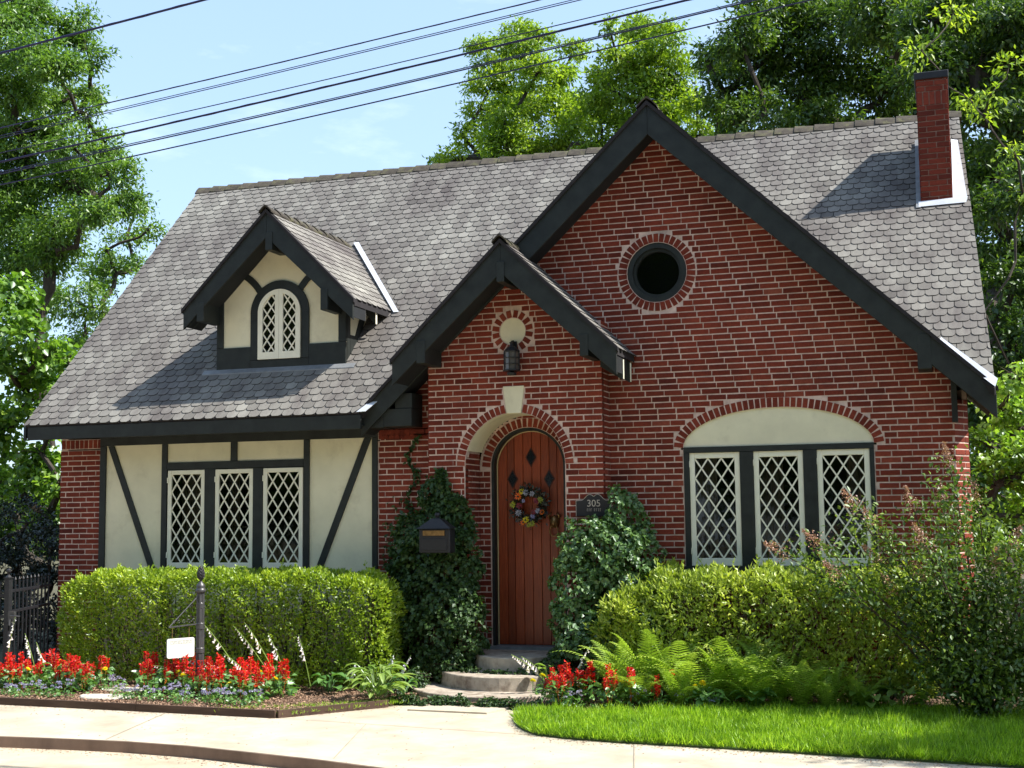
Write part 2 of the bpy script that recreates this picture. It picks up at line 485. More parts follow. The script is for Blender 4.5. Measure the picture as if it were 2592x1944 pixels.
BLOBS = {'A':[[-21.01,14.95,16.05,0.87],[-23.02,16.18,16.48,1.08],[-20.5,15.48,16.58,0.45],[-19.87,16.42,16.29,0.67],[-19.52,16.5,15.58,0.57],[-19.79,14.26,14.72,0.85],[-18.56,14.05,14.11,0.76],[-20.01,17.35,14.73,0.43],[-21.99,15.04,14.85,1.18],[-20.77,14.94,13.87,0.87],[-21.92,17.98,14.93,0.8],[-19.09,15.88,13.5,0.32],[-24.1,17.35,14.12,1.11],[-21.37,15.9,13.14,0.9],[-20.77,16.56,13.26,0.75],[-18.48,14.6,12.09,0.59],[-18.93,16.54,12.79,0.47],[-19.99,17.47,12.52,0.76],[-22.63,16.09,12.08,1.21],[-21.7,16.96,12.07,1.08],[-20.19,16.69,11.73,0.9],[-17.01,14.26,11.16,0.52],[-23.55,17.03,10.99,1.24],[-21.34,16.36,10.53,1.04],[-19.34,15.21,10.25,0.85],[-17.42,14.12,10.24,0.62],[-18.92,17.46,11.38,0.6],[-20.15,15.89,9.41,0.81],[-22.21,16.88,9.46,0.91],[-22.49,17.52,17.9,0.63],[-23.31,16.86,18.06,0.94]],'B':[[-21.58,22.26,12.56,0.46],[-20.14,20.68,11.26,0.38],[-21.85,21.9,11.41,0.61],[-21.51,20.83,9.96,0.67],[-23.47,22.31,10.36,0.7],[-21.63,22.14,10.43,0.49],[-22.2,19.79,8.95,0.8],[-21.25,19.91,8.69,0.65],[-23.62,20.15,9.24,0.81],[-23.76,22.4,8.34,0.7],[-24.84,20.81,8.81,0.91],[-23.98,21.38,7.61,0.76],[-21.57,20.4,10.64,0.37]],'C':[[-12.12,4.51,6.06,0.49],[-12.44,4.32,5.38,0.57],[-11.51,4.26,5.33,0.4],[-11.4,4.64,4.96,0.41],[-12.18,4.63,4.75,0.58],[-12.08,5.15,4.29,0.59],[-11.25,4.79,4.06,0.37],[-12.81,5.19,3.73,0.59],[-11.79,5.07,3.27,0.5],[-12.44,5.29,2.62,0.59],[-11.16,4.77,2.76,0.36],[-10.4,3.96,4.75,0.23],[-13.21,5.08,3.14,0.51],[-11.7,5.24,2.2,0.41],[-13.42,5.15,4.43,0.51]],'D':[[-9.8,2.25,2.04,0.43],[-10.4,2.37,1.76,0.5],[-9.15,1.97,1.69,0.38],[-10.12,2.46,1.33,0.5],[-9.35,2.26,1.06,0.39],[-10.44,2.03,1.14,0.56],[-9.44,1.85,0.68,0.48],[-9.43,2.48,0.49,0.35],[-10.71,2.59,0.25,0.51]],'E':[[-11.86,28.35,18.91,0.39],[-12.37,31.2,19.42,0.66],[-10.88,29.64,19.63,0.64],[-10.11,28.6,18.69,0.81],[-9.59,29.18,19.2,0.44],[-12.3,31.07,18.19,0.83],[-11.51,31.49,18.59,0.93],[-9.56,28.18,17.47,0.73],[-12.49,30.46,17.22,0.61],[-10.78,28.18,16.1,0.8],[-10.59,30.87,17.22,1.01],[-9.13,29.32,17.96,0.63],[-9.22,31.52,19.31,0.53],[-9.82,31.92,17.54,0.93],[-13.04,30.02,16.18,0.48],[-12.73,31.99,16.52,0.54],[-13.69,29.24,14.91,0.4],[-12.67,28.31,14.74,0.54],[-12.63,30.4,15.45,0.65],[-10.77,28.13,14.84,0.8],[-9.96,28.79,15.35,0.87],[-9.0,29.63,15.65,0.89],[-8.49,30.44,16.68,0.79],[-7.59,28.62,17.04,0.65],[-7.76,28.17,14.79,0.57],[-7.77,31.47,15.34,0.8],[-7.62,29.0,16.33,0.55],[-7.48,29.0,15.15,0.58],[-8.78,30.0,14.88,0.6],[-10.7,30.0,14.9,0.67],[-11.95,30.0,14.85,0.58],[-13.5,30.0,14.91,0.34],[-9.64,30.0,14.96,0.67]],'F':[[-6.47,26.25,18.05,0.28],[-6.37,28.84,18.96,0.59],[-5.66,28.59,18.45,0.78],[-4.61,26.51,17.34,0.7],[-6.24,26.84,17.19,0.76],[-5.52,27.08,16.79,0.9],[-4.61,27.58,16.6,0.72],[-6.55,27.38,16.21,0.79],[-5.42,27.24,15.72,0.94],[-4.38,27.48,15.59,0.71],[-6.58,28.76,15.49,0.78],[-5.09,27.03,14.68,0.89],[-4.04,26.73,14.32,0.59],[-4.97,27.88,13.95,0.85],[-5.64,25.95,13.52,0.73],[-3.74,26.2,13.24,0.54],[-3.58,26.0,15.06,0.53],[-3.46,26.0,14.06,0.53],[-7.18,28.0,17.12,0.41]],'G':[[-2.09,21.91,14.95,0.59],[-2.23,20.09,14.56,0.33],[-1.84,20.19,13.44,0.69],[-0.99,18.05,14.13,0.71],[-0.59,19.66,15.29,0.86],[-0.84,20.32,14.14,0.88],[-1.29,18.08,12.0,0.56],[-0.1,20.46,14.61,0.94],[0.1,20.53,13.32,0.93],[-0.5,18.24,12.08,0.7],[0.54,20.51,15.7,1.0],[1.53,19.86,14.7,0.91],[1.07,20.72,13.78,0.99],[0.89,19.41,12.15,0.72],[1.99,20.83,12.81,0.8],[2.27,20.95,14.22,0.93],[2.43,18.09,14.53,0.91],[2.95,18.24,13.93,0.68],[2.72,20.7,13.32,0.73],[-2.14,21.85,12.51,0.52],[-0.02,19.0,11.64,0.71]],'H':[[3.62,11.82,11.63,0.68],[4.24,12.37,12.03,0.74],[4.86,11.28,11.18,0.7],[5.53,11.46,11.15,0.7],[3.58,11.25,10.51,0.62],[4.38,11.48,10.48,0.67],[5.21,12.38,10.59,0.73],[4.45,11.2,9.4,0.57],[5.27,11.51,9.22,0.7],[4.65,13.09,9.06,0.56],[4.99,10.11,7.84,0.66],[4.81,12.28,7.46,0.63],[5.32,12.94,6.99,0.73],[4.88,11.24,6.19,0.6],[5.21,10.89,5.26,0.59],[4.63,13.21,6.72,0.46],[4.73,10.96,4.95,0.51],[4.61,10.75,7.68,0.43],[4.46,11.74,5.68,0.4]],'Hl':[[4.22,9.24,9.23,0.24],[4.54,8.52,9.06,0.2],[4.42,8.79,8.79,0.19],[4.87,8.8,8.1,0.24],[5.01,9.4,7.5,0.22],[4.87,8.93,9.67,0.24],[4.02,9.43,10.88,0.25],[3.45,8.6,9.99,0.24]],'I':[[4.45,3.24,3.78,0.28],[4.28,3.74,3.41,0.3],[4.66,4.12,3.3,0.37],[4.11,3.42,2.91,0.25],[4.39,3.06,2.71,0.35],[4.15,2.89,2.37,0.32],[4.58,3.55,2.19,0.36],[4.0,3.0,1.97,0.26],[4.2,3.99,1.59,0.37],[4.57,4.04,1.47,0.36],[4.65,2.99,2.65,0.29]],'K':[[5.74,26.77,8.29,1.03],[7.18,27.53,8.34,1.04],[4.88,27.66,12.39,1.07],[5.55,22.68,5.73,0.92],[5.32,25.26,14.71,1.01],[5.8,23.3,17.06,0.97],[4.12,26.59,5.98,1.03],[5.08,22.83,7.04,0.93],[5.83,22.01,15.1,0.93],[6.88,23.29,14.37,0.95],[6.94,23.74,6.13,0.94],[7.27,26.07,10.78,1.01],[5.31,26.14,5.56,1.01],[6.87,23.79,5.87,0.94],[4.83,22.87,15.04,0.96],[3.52,25.62,14.28,1.04],[4.55,24.03,8.77,0.97],[4.29,24.88,7.09,0.99],[4.54,26.23,11.85,1.04],[4.55,22.14,4.83,0.91],[5.94,22.11,6.33,0.91],[6.61,25.47,13.01,1.0],[3.44,23.09,16.87,0.98],[7.52,26.53,15.55,1.03],[6.72,24.07,5.31,0.95],[4.69,26.65,11.33,1.04],[5.03,26.78,8.25,1.04],[7.32,27.68,18.26,1.07],[3.62,25.66,13.74,1.03],[7.35,27.55,13.89,1.05],[5.54,23.9,13.39,0.97],[4.12,22.89,16.29,0.97],[5.67,22.97,4.59,0.93],[4.59,25.2,4.91,0.99],[5.06,25.56,14.97,1.02],[6.64,24.53,11.58,0.97],[4.58,22.2,5.54,0.92],[4.98,22.78,6.54,0.93],[6.02,25.78,5.38,0.99],[6.71,24.61,16.2,0.99],[5.04,23.77,6.57,0.96],[4.85,27.11,4.87,1.04],[7.29,24.93,11.64,0.98],[6.18,23.75,11.12,0.96],[5.06,24.26,15.76,0.99],[7.08,25.76,5.21,0.99]]}

M['darktwig'] = M['twig']
# ------------------------------------------------------------------ ground, road, pavement
g = MB(); g.box(-300, 300, -120, 400, -0.5, 0.0)
struct(g, 'ground', M['ground'])
g = MB(); g.box(-60, 60, -13, -3.0, -0.1, 0.02)
struct(g, 'road', M['road'])
KERB = [(-30, -4.3), (-12, -4.35), (-9, -4.4), (-6, -4.45), (-4.68, -4.46), (-3.9, -4.41), (-3.36, -4.40), (-2.7, -4.46), (-1.98, -4.61), (-1.3, -4.76), (-0.65, -4.95), (1, -5.5), (3, -6.3), (8, -8.5), (20, -12.9)]
BACK = [(20, -6.0), (10, -4.4), (6, -3.9), (4.03, -3.72), (1.9, -3.49), (.83, -3.41), (.35, -3.33), (.07, -3.22), (-.12, -3.02), (-.28, -2.76), (-.40, -2.45), (-.48, -2.1), (-.52, -1.70), (-.9, -1.66), (-1.3, -1.63), (-1.86, -1.64), (-1.98, -1.86), (-2.35, -2.32), (-2.73, -2.83), (-4.36, -2.76), (-6.15, -2.69), (-12, -2.64), (-30, -2.6)]
FR0 = (Vector((0, 0, 0)), X3, Y3, Z3)
g = MB()
g.extr(KERB + BACK, FR0, 0.0, 0.12)
walk = struct(g, 'pavement', M['concrete'])
# kerb: a stained band of its own, a few mm proud of the pavement's edge
k = MB()
for (a, b) in zip(KERB[:-1], KERB[1:]):
    d = Vector((b[0] - a[0], b[1] - a[1], 0)).normalized(); nrm = Vector((d.y, -d.x, 0))
    a3, b3 = Vector((a[0], a[1], 0)), Vector((b[0], b[1], 0))
    q = [a3 + nrm * .012, b3 + nrm * .012, b3 - nrm * .02, a3 - nrm * .02]
    k.add([p + Z3 * .0 for p in q] + [p + Z3 * .116 for p in q], [(0, 1, 5, 4), (4, 5, 6, 7), (1, 2, 6, 5), (3, 0, 4, 7)])
struct(k, 'kerb', M['kerbc'])
j = MB()
def groove(a, b, w=.010):
    d = Vector((b[0] - a[0], b[1] - a[1], 0)).normalized(); nn = Vector((-d.y, d.x, 0)) * w / 2
    a3, b3 = Vector((*a, .1245)), Vector((*b, .1245))
    j.add([a3 + nn, a3 - nn, b3 - nn, b3 + nn], [(0, 1, 2, 3)])
for a, b in (((-2.73, -2.86), (.0, -3.2)), ((-4.0, -2.80), (-3.6, -4.38)), ((-6.4, -2.70), (-6.2, -4.40)), ((-1.7, -3.0), (-1.2, -4.70)), ((1.0, -3.45), (1.5, -5.6)), ((-8.9, -2.7), (-8.8, -4.35))):
    groove(a, b)
struct(j, 'pavement_joint', solid('joint_dirt', (.30, .26, .20), .2, .95), walk)
g = MB()
g.add([(-1.66, -2.10, .136), (-.80, -2.13, .136), (-.68, -1.69, .136), (-1.50, -1.67, .136), (-1.66, -2.10, .118), (-.80, -2.13, .118), (-.68, -1.69, .118), (-1.50, -1.67, .118)],
      [(0, 1, 2, 3), (4, 5, 1, 0), (5, 6, 2, 1), (6, 7, 3, 2), (7, 4, 0, 3)])
struct(g, 'concrete_slab', M['concrete'], walk)

# garden soil: raised bed left of the steps, and bed right of them
g = MB()
BEDL = [(-30, -2.62), (-12, -2.66), (-6.15, -2.71), (-4.36, -2.78), (-2.74, -2.85), (-2.0, -1.9), (-1.9, -1.68), (-1.9, .3), (-30, .3)]
def soil(poly, z, name):
    m_ = MB(); m_.extr([(x, y) for x, y in poly], FR0, 0.0, z)
    return struct(m_, name, M['soil'])
soil(BEDL, .165, 'flower_bed')
BEDR = [(-1.9, -1.62), (-.52, -1.66), (-.5, -1.95), (.3, -1.98), (1.17, -1.72), (1.98, -1.08), (2.88, -.98), (4.5, -1.2), (9, -1.6), (20, -2.0), (20, .3), (-1.89, .3)]
soil(BEDR, .155, 'planting_bed')
g = MB(); g.box(-30, 30, .3, 40, 0.0, .14)
struct(g, 'back_yard', M['ground'])
LAWN = [(20, -6.0), (10, -4.4), (6, -3.9), (4.03, -3.72), (1.9, -3.49), (.83, -3.41), (.35, -3.33), (.07, -3.22), (-.12, -3.02), (-.28, -2.76), (-.40, -2.45), (-.48, -2.1), (-.50, -1.95), (.3, -1.98), (1.17, -1.72), (1.98, -1.08), (2.88, -.98), (4.5, -1.2), (9, -1.6), (20, -2.0)]
g = MB(); g.extr(LAWN[::-1], FR0, 0.0, .135)
struct(g, 'lawn', solid('lawn_earth', (.045, .07, .018), .3, .95, 8))
# timber edging along the pavement
ed = empty('bed_edging', (-4, -2.74, .12), 'dark timber edging along the front of the left flower bed', 'edging')
EP = [(-30, -2.63), (-12, -2.67), (-6.15, -2.72), (-4.36, -2.79), (-2.72, -2.86), (-1.97, -1.90)]
for a, b in zip(EP[:-1], EP[1:]):
    m_ = MB(); d = Vector((b[0] - a[0], b[1] - a[1], 0)).normalized(); nn = Vector((d.y, -d.x, 0))
    A, B_ = Vector((*a, 0)), Vector((*b, 0)) - d * .004
    m_.add([A, B_, B_ + nn * .035, A + nn * .035] + [p + Z3 * .195 for p in (A, B_, B_ + nn * .035, A + nn * .035)],
           [(0, 1, 2, 3), (7, 6, 5, 4), (3, 2, 6, 7), (0, 4, 5, 1), (1, 5, 6, 2), (0, 3, 7, 4)])
    adopt(ed, m_.build('board', M['edging']))

# ------------------------------------------------------------------ steps
st = empty('entrance_steps', (-1.05, -1.0, .12), 'curved concrete steps leading up to the front door', 'steps')
def step(name, cx, y0, rx, ry, z0, z1):
    m_ = MB()
    pts = [(cx + rx * math.cos(a), y0 - ry * math.sin(a)) for a in [math.pi * i / 28 for i in range(29)]]
    m_.extr(pts[::-1], FR0, z0, z1)
    o = m_.build(name, M['stepc'], bevel=.008); adopt(st, o); return o
step('step', -1.08, .34, .66, 1.11, .10, .520)
step('step', -1.12, .20, .97, 1.35, .09, .355)
step('step', -1.10, .0, 1.28, 1.58, .08, .205)

# ------------------------------------------------------------------ the house
house = empty('brick_house', (0, 0, 0), 'red brick cottage with half timbering, grey shingle roof and dark gable boards', 'house')
BR, ROW = .2127, .0677
BRICKS = []      # (wall, frame, u0, u1, v0, v1, tint, eligible)
bm_all = MB()


def brick_wall(name, fr, v0, v1, L, Rt, openings=(), thick=.12, vis=None, tint=(.15, .95), eligible=True, label=None, phase=0.0, bl=BR, brl=ROW, mort=.0145, hj=.0105, e0=0.0, e1=0.0, mopen=None):
    """mortar backing with real openings, and bricks laid proud of it"""
    m_ = MB()
    def cuts(a0, a1, u_lo, u_hi, ops=openings):
        segs = [(u_lo, u_hi)]
        for f in ops:
            iv = [f(a0 + (a1 - a0) * t) for t in (0.02, .5, .98)]
            iv = [x for x in iv if x]
            if not iv: continue
            lo, hi = min(x[0] for x in iv), max(x[1] for x in iv)
            ns = []
            for s0, s1 in segs:
                if hi <= s0 or lo >= s1: ns.append((s0, s1)); continue
                if lo > s0: ns.append((s0, lo))
                if hi < s1: ns.append((hi, s1))
            segs = ns
        return segs
    h = ROW / 2
    v = v0
    while v < v1 - 1e-6:
        vt = min(v + h, v1)
        vm = (v + vt) / 2
        for s0, s1 in cuts(v, vt, L(vm) + (.004 if e0 < 0 else 0), Rt(vm) - (.004 if e1 < 0 else 0), openings if mopen is None else mopen):
            if s1 - s0 < .004: continue
            m_.extr([(s0, v), (s1, v), (s1, vt), (s0, vt)], fr, -thick, 0)
        v = vt
    w = m_.build(name, M['mortar'], house)
    if label: w['label'] = label
    k_ = 0; v = v0
    while v < v1 - .03:
        b0, b1 = v + mort / 2, min(v + brl - mort / 2, v1)
        lo, hi = L((b0 + b1) / 2) - e0, Rt((b0 + b1) / 2) + e1
        u = lo - (bl / 2 if k_ % 2 else 0) - phase - .0 + (random.uniform(-.022, .022) if hi - lo > 1 else 0)
        if u > lo: u -= bl
        while u < hi:
            ub = u + bl - hj + random.uniform(-.007, .004)
            a, b = max(u, lo), min(ub, hi)
            if b - a > .02:
                for s0, s1 in cuts(b0, b1, a, b):
                    if s1 - s0 < .025: continue
                    full = abs((s1 - s0) - (bl - hj)) < .012
                    if s0 > a + 1e-6: s0 += .012
                    if s1 < b - 1e-6: s1 -= .012
                    if s1 - s0 < .02: continue
                    t = min(1, max(.05, random.gauss(.52, .17)))
                    c_ = fr[0] + fr[1] * (s0 + s1) / 2 + fr[2] * (b0 + b1) / 2
                    BRICKS.append((w, fr, s0, s1, b0, b1, t, eligible and full and bl == BR and (vis is None or vis(c_)), c_))
            u += bl
        v += brl; k_ += 1
    return w


def interval_arch(cx, zc, r, z0, rx=None):
    rx = rx or r
    def f(v):
        if v < z0 or v >= zc + r: return None
        if v <= zc: return (cx - rx, cx + rx)
        w_ = rx * math.sqrt(max(0, 1 - ((v - zc) / r) ** 2))
        return (cx - w_, cx + w_)
    return f


def interval_circle(cx, zc, r):
    def f(v):
        if abs(v - zc) >= r: return None
        w_ = math.sqrt(r * r - (v - zc) ** 2)
        return (cx - w_, cx + w_)
    return f


def interval_box(a, b, z0, z1):
    return lambda v: (a, b) if z0 <= v < z1 else None


GX, GZ, GS = .56, 6.71, .955      # cross gable apex (top of the roof) and its slope
PX, PZ, PS = -1.05, 5.165, .985     # porch gable
RINGS = []                        # bricks on arches: (wall, frame, centre u, v, angle, length, width, tint)


def ring(wall_, fr, cx, cz, r0, r1, a0, a1, n, proud=.003, ry0=None, ry1=None, wd=.054, mat=None):
    """mortar band and radial bricks between r0 and r1; angles in degrees from +u"""
    ry0 = ry0 or r0; ry1 = ry1 or r1
    m_ = MB(); K = max(16, n)
    for i in range(K):
        t0, t1 = R(a0 + (a1 - a0) * i / K), R(a0 + (a1 - a0) * (i + 1) / K)
        P = lambda t, rx, ry: (cx + rx * math.cos(t), cz + ry * math.sin(t))
        q = [P(t0, r0, ry0), P(t0, r1, ry1), P(t1, r1, ry1), P(t1, r0, ry0)]
        m_.extr(q, fr, -.05, proud)
    o = m_.build('arch_mortar', M['mortar'], wall_)
    # equal arc length spacing
    ts = np.linspace(R(a0), R(a1), 400)
    rm, rym = (r0 + r1) / 2, (ry0 + ry1) / 2
    xs, zs = cx + rm * np.cos(ts), cz + rym * np.sin(ts)
    s = np.concatenate([[0], np.cumsum(np.hypot(np.diff(xs), np.diff(zs)))])
    for i in range(n):
        t = np.interp(s[-1] * (i + .5) / n, s, ts)
        nx, nz = math.cos(t) / rm, math.sin(t) / rym
        ang = math.atan2(nz, nx)
        RINGS.append((wall_, fr, cx + rm * math.cos(t), cz + rym * math.sin(t), ang, (r1 - r0) - .008, wd, random.uniform(.25, .9)))
    return o


# front wall, from the left corner to the right corner
def fw_L(v):
    return -7.49 if v < 3.125 else max(-7.49, GX - (GZ - .10 - v) / GS)
def fw_R(v):
    return min(3.69, GX + (GZ - .10 - v) / GS)
F0 = front(0.0)
WCX = 1.838
op_win = lambda v: (WCX - 1.03, WCX + 1.03) if 1.44 <= v < 2.80 else None
op_arch = lambda v: interval_arch(WCX, 2.80, .53, 2.79, 1.14)(v)
W_front = brick_wall('front_wall', F0, .14, 6.62, fw_L, fw_R,
                     [interval_box(-6.87, -2.93, 0, 3.13), op_win, op_arch, interval_circle(.548, 4.815, .452),
                      interval_arch(-1.08, 2.64, .70, 0), interval_box(-7.5, -2.9, 3.0, 3.13)], e0=.0085, e1=.0085,
                     mopen=[interval_box(-6.87, -2.93, 0, 3.13), op_win, interval_arch(WCX, 2.80, .45, 2.79, 1.06), interval_circle(.548, 4.815, .38), interval_arch(-1.08, 2.64, .70, 0), interval_box(-7.5, -2.9, 3.0, 3.13)],
                     vis=lambda c: (c.x > .0 and c.z > 1.62 and (c.x - GX) < (GZ - .62 - c.z) / GS and c.z < 5.9) or (c.x < -6.8 and c.z > 2.2))
# soldier course over the left pier and the strip beside the porch
for a, b in ((-7.49, -6.88), (-2.925, -2.46)):
    u = a
    while u < b - .03:
        BRICKS.append((W_front, F0, u + .005, min(u + .062, b), 3.008, 3.118, random.uniform(.2, .9), False, Vector((u, 0, 3.05)))); u += .070
b_ = MB(); b_.box(-7.49, -6.88, 0, .1, 3.0, 3.125); b_.build('course_mortar', M['mortar'], W_front)
b_ = MB(); b_.box(-2.93, -2.1, 0, .1, 3.0, 3.13); b_.build('course_mortar', M['mortar'], W_front)
# porch front
def pw_L(v): return max(-2.13, PX - (PZ - .20 - v) / PS)
def pw_R(v): return min(-.04, PX + (PZ - .20 - v) / PS)
FP = front(-.33)
W_porch = brick_wall('porch_wall', FP, .14, 5.12, pw_L, pw_R,
                     [interval_arch(-1.08, 2.64, .705, 0, .60), interval_arch(-1.08, 2.64, .705, 2.64), interval_circle(-1.085, 4.18, .255),
                      lambda v: (-1.08 - .085 - (v - 3.235) * .16, -1.08 + .085 + (v - 3.235) * .16) if 3.2 <= v < 3.53 else None],
                     thick=.10, e0=.0085, e1=.0085, mopen=[interval_arch(-1.08, 2.64, .63, 0, .60), interval_circle(-1.085, 4.18, .18)], vis=lambda c: c.z > 1.9 and c.z < 4.6 and not (c.z < 2.35 and c.x > -.5))
W_ps = brick_wall('porch_side_wall', (Vector((-.04, -.33, 0)), Y3, Z3, X3), .14, 4.25, lambda v: 0, lambda v: .33, thick=.1, eligible=False, phase=.1, e0=-.010, e1=-.010)
brick_wall('porch_side_wall', (Vector((-2.13, 0, 0)), -Y3, Z3, -X3), .14, 4.25, lambda v: 0, lambda v: .33, thick=.1, eligible=False, e0=-.010, e1=-.010)
# entrance reveal
W_rev = brick_wall('reveal_wall', (Vector((-1.68, -.33, 0)), Y3, Z3, X3), .5, 2.83, lambda v: 0.0, lambda v: .5, thick=.08, eligible=False, phase=.1, e0=-.012, e1=-.012)
brick_wall('reveal_wall', (Vector((-.48, .17, 0)), -Y3, Z3, -X3), .5, 2.83, lambda v: 0.0, lambda v: .5, thick=.08, eligible=False, e0=-.012, e1=-.012)
FI = front(.17)
def iw(v, s):
    w_ = .60 if v < 2.64 else math.sqrt(max(0, .36 - (v - 2.64) ** 2))
    return -1.08 + s * w_
W_in = brick_wall('inner_arch_wall', FI, .5, 3.24, lambda v: iw(v, -1), lambda v: iw(v, 1), [interval_arch(-1.08, 2.64, .575, 2.64), interval_arch(-1.08, 2.64, .46, 0)], thick=.05, eligible=False, phase=.15, mopen=[interval_arch(-1.08, 2.64, .50, 0, .46)])
m_ = MB(); K = 40; T = math.pi
for i in range(K):
    a0, a1 = .30 + (T - .60) * i / K, .30 + (T - .60) * (i + 1) / K
    P = lambda a, r_, y: (-1.08 + r_ * math.cos(a), y, 2.64 + r_ * math.sin(a))
    m_.add([P(a0, .6, -.326), P(a1, .6, -.326), P(a1, .6, .168), P(a0, .6, .168)], [(3, 2, 1, 0)])
    m_.add([P(a0, .7, -.23), P(a1, .7, -.23), P(a1, .7, .3), P(a0, .7, .3)], [(0, 1, 2, 3)])
m_.build('arch_soffit', M['cream'], house)
ring(W_porch, FP, -1.08, 2.64, .602, .705, 0, 81, 14, wd=.053)
ring(W_porch, FP, -1.08, 2.64, .602, .705, 99, 180, 14, wd=.053)
ring(W_in, FI, -1.08, 2.64, .462, .574, 0, 180, 24, wd=.052)
ring(W_porch, FP, -1.085, 4.18, .157, .250, 0, 360, 16, wd=.058)
ring(W_front, F0, .548, 4.815, .345, .45, 0, 360, 38)
ring(W_front, F0, WCX, 2.80, 1.03, 1.14, 0, 180, 39, ry0=.42, ry1=.53, wd=.051)
# right corner: splayed pier and side wall; left and rear walls
U_ = Vector((.14, .25, 0)).normalized()
brick_wall('splayed_pier', (Vector((3.69, 0, 0)), U_, Z3, U_.cross(Z3)), .14, 3.24, lambda v: 0, lambda v: .286, thick=.08, eligible=False, bl=.40, e0=-.010)
brick_wall('side_wall', (Vector((3.83, .25, 0)), Y3, Z3, X3), .14, 3.35, lambda v: 0, lambda v: 6.9, thick=.1, eligible=False, e0=-.01, e1=-.01)
brick_wall('side_wall', (Vector((-7.49, 7.15, 0)), -Y3, Z3, -X3), .14, 6.9, lambda v: max(0, (v - 3.2) * 1.0 + .05), lambda v: 7.15 - max(0, (v - 3.7) * 1.0), thick=.1, eligible=False, e0=-.01, e1=-.012)
b_ = MB(); b_.box(-7.49, 3.8, 7.05, 7.15, .1, 3.3); b_.build('rear_wall', M['mortar'], house)
# right end wall above eaves (plastered)
b_ = MB(); b_.add([(3.78, -.02, 3.2), (3.78, 7.15, 3.2), (3.78, 3.6, 7.15)], [(0, 1, 2)]); b_.build('end_gable', M['cream'], house)
# rooms
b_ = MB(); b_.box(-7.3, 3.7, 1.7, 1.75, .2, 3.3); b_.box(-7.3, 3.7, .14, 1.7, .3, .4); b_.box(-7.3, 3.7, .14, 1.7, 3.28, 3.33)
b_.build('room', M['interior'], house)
for x0, x1, y in ((-5.86, -5.50, .34), (-5.2, -5.02, .36), (.88, 1.12, .34), (1.6, 1.86, .33), (2.08, 2.2, .34), (2.55, 2.83, .35)):
    b_ = MB(); n_ = 10
    for i in range(n_):
        xa, xb = x0 + (x1 - x0) * i / n_, x0 + (x1 - x0) * (i + 1) / n_
        ya, yb = y + .02 * (i % 2), y + .02 * ((i + 1) % 2)
        b_.add([(xa, ya, 1.3), (xb, yb, 1.3), (xb, yb, 2.95), (xa, ya, 2.95)], [(0, 1, 2, 3)])
    b_.build('curtain', M['curtain'], house)


# ---------------------------------------------------------------- windows
def casement(x0, x1, z0, z1, yf, cols, rows, bl=.058, bt=.065, bb=.085):
    w = MB()
    d0, d1 = yf, yf + .04
    w.box(x0, x0 + bl, d0, d1, z0, z1); w.box(x1 - bl, x1, d0, d1, z0, z1)
    w.box(x0 + bl, x1 - bl, d0, d1, z1 - bt, z1); w.box(x0 + bl, x1 - bl, d0, d1, z0, z0 + bb)
    fo = w.build('casement_window', M['white'], house, bevel=.004)
    gx0, gx1, gz0, gz1 = x0 + bl, x1 - bl, z0 + bb, z1 - bt
    lattice(fo, [(gx0, gz0), (gx1, gz0), (gx1, gz1), (gx0, gz1)], gx0, gz1, (gx1 - gx0) / cols, (gz1 - gz0) / rows, yf + .014)
    hb = MB()
    for zz in (z0 + .13, z1 - .16):
        hb.box(x0 - .006, x0 + .014, yf - .008, yf + .002, zz, zz + .07)
    hb.build('hinge', M['white'], fo)
    return fo


def convex_clip(poly, region):
    for i in range(len(region)):
        (ax, az), (bx, bz) = region[i], region[(i + 1) % len(region)]
        nx, nz = -(bz - az), (bx - ax)
        poly = clip_poly(poly, nx, nz, -(nx * ax + nz * az))
        if len(poly) < 3: return []
    return poly


def lattice(parent, region, ox, oz, w, h, y, bw=.0165):
    """diamond glazing bars and one pane per diamond, inside a convex region"""
    bars = MB()
    xs = [p[0] for p in region]; zs = [p[1] for p in region]
    nx = int((max(xs) - min(xs)) / w) + 2; nz = int((max(zs) - min(zs)) / h) + 2
    for sgn in (1, -1):
        d = Vector((w, 0, sgn * h)).normalized(); pn = Vector((-d.z, 0, d.x)) * bw / 2
        for k_ in range(-nx - nz - 2, nx + nz + 3):
            # line (x-ox)/w - sgn*(z-oz)/h = k
            c0 = Vector((ox + k_ * w, 0, oz))
            T_ = 6
            q = [c0 - d * T_ + pn, c0 - d * T_ - pn, c0 + d * T_ - pn, c0 + d * T_ + pn]
            q2 = [(p.x, p.z) for p in q]
            ar = sum(q2[i][0] * q2[(i + 1) % 4][1] - q2[(i + 1) % 4][0] * q2[i][1] for i in range(4))
            if ar < 0: q2 = q2[::-1]
            c_ = convex_clip(q2, region)
            if len(c_) >= 3 and poly_area(c_) > 1e-5:
                bars.extr(c_, front(y), -.010, .002 + (.002 if sgn > 0 else 0), back=False)
    bars.build('lattice', M['white'], parent)
    for i in range(-1, 2 * nx + 2):
        for j_ in range(-1, 2 * nz + 2):
            if (i + j_) % 2 == 0: continue
            cx, cz = ox + i * w / 2, oz - j_ * h / 2
            q = [(cx - w * .47, cz), (cx, cz - h * .47), (cx + w * .47, cz), (cx, cz + h * .47)]
            c_ = convex_clip(q, region)
            if len(c_) >= 3 and poly_area(c_) > 4e-4:
                pm = MB(); pm.extr(c_, front(y + .004), -.003, 0, back=False)
                pm.build('pane', M['glass'], parent)


for x0, x1 in ((.87, 1.43), (1.58, 2.118), (2.265, 2.82)):
    casement(x0, x1, 1.49, 2.742, .005, 3, 5)
for x0, x1 in ((-5.85, -5.31), (-5.16, -4.62), (-4.48, -3.93)):
    casement(x0, x1, 1.455, 2.69, -.022, 3, 5, .055, .055, .07)
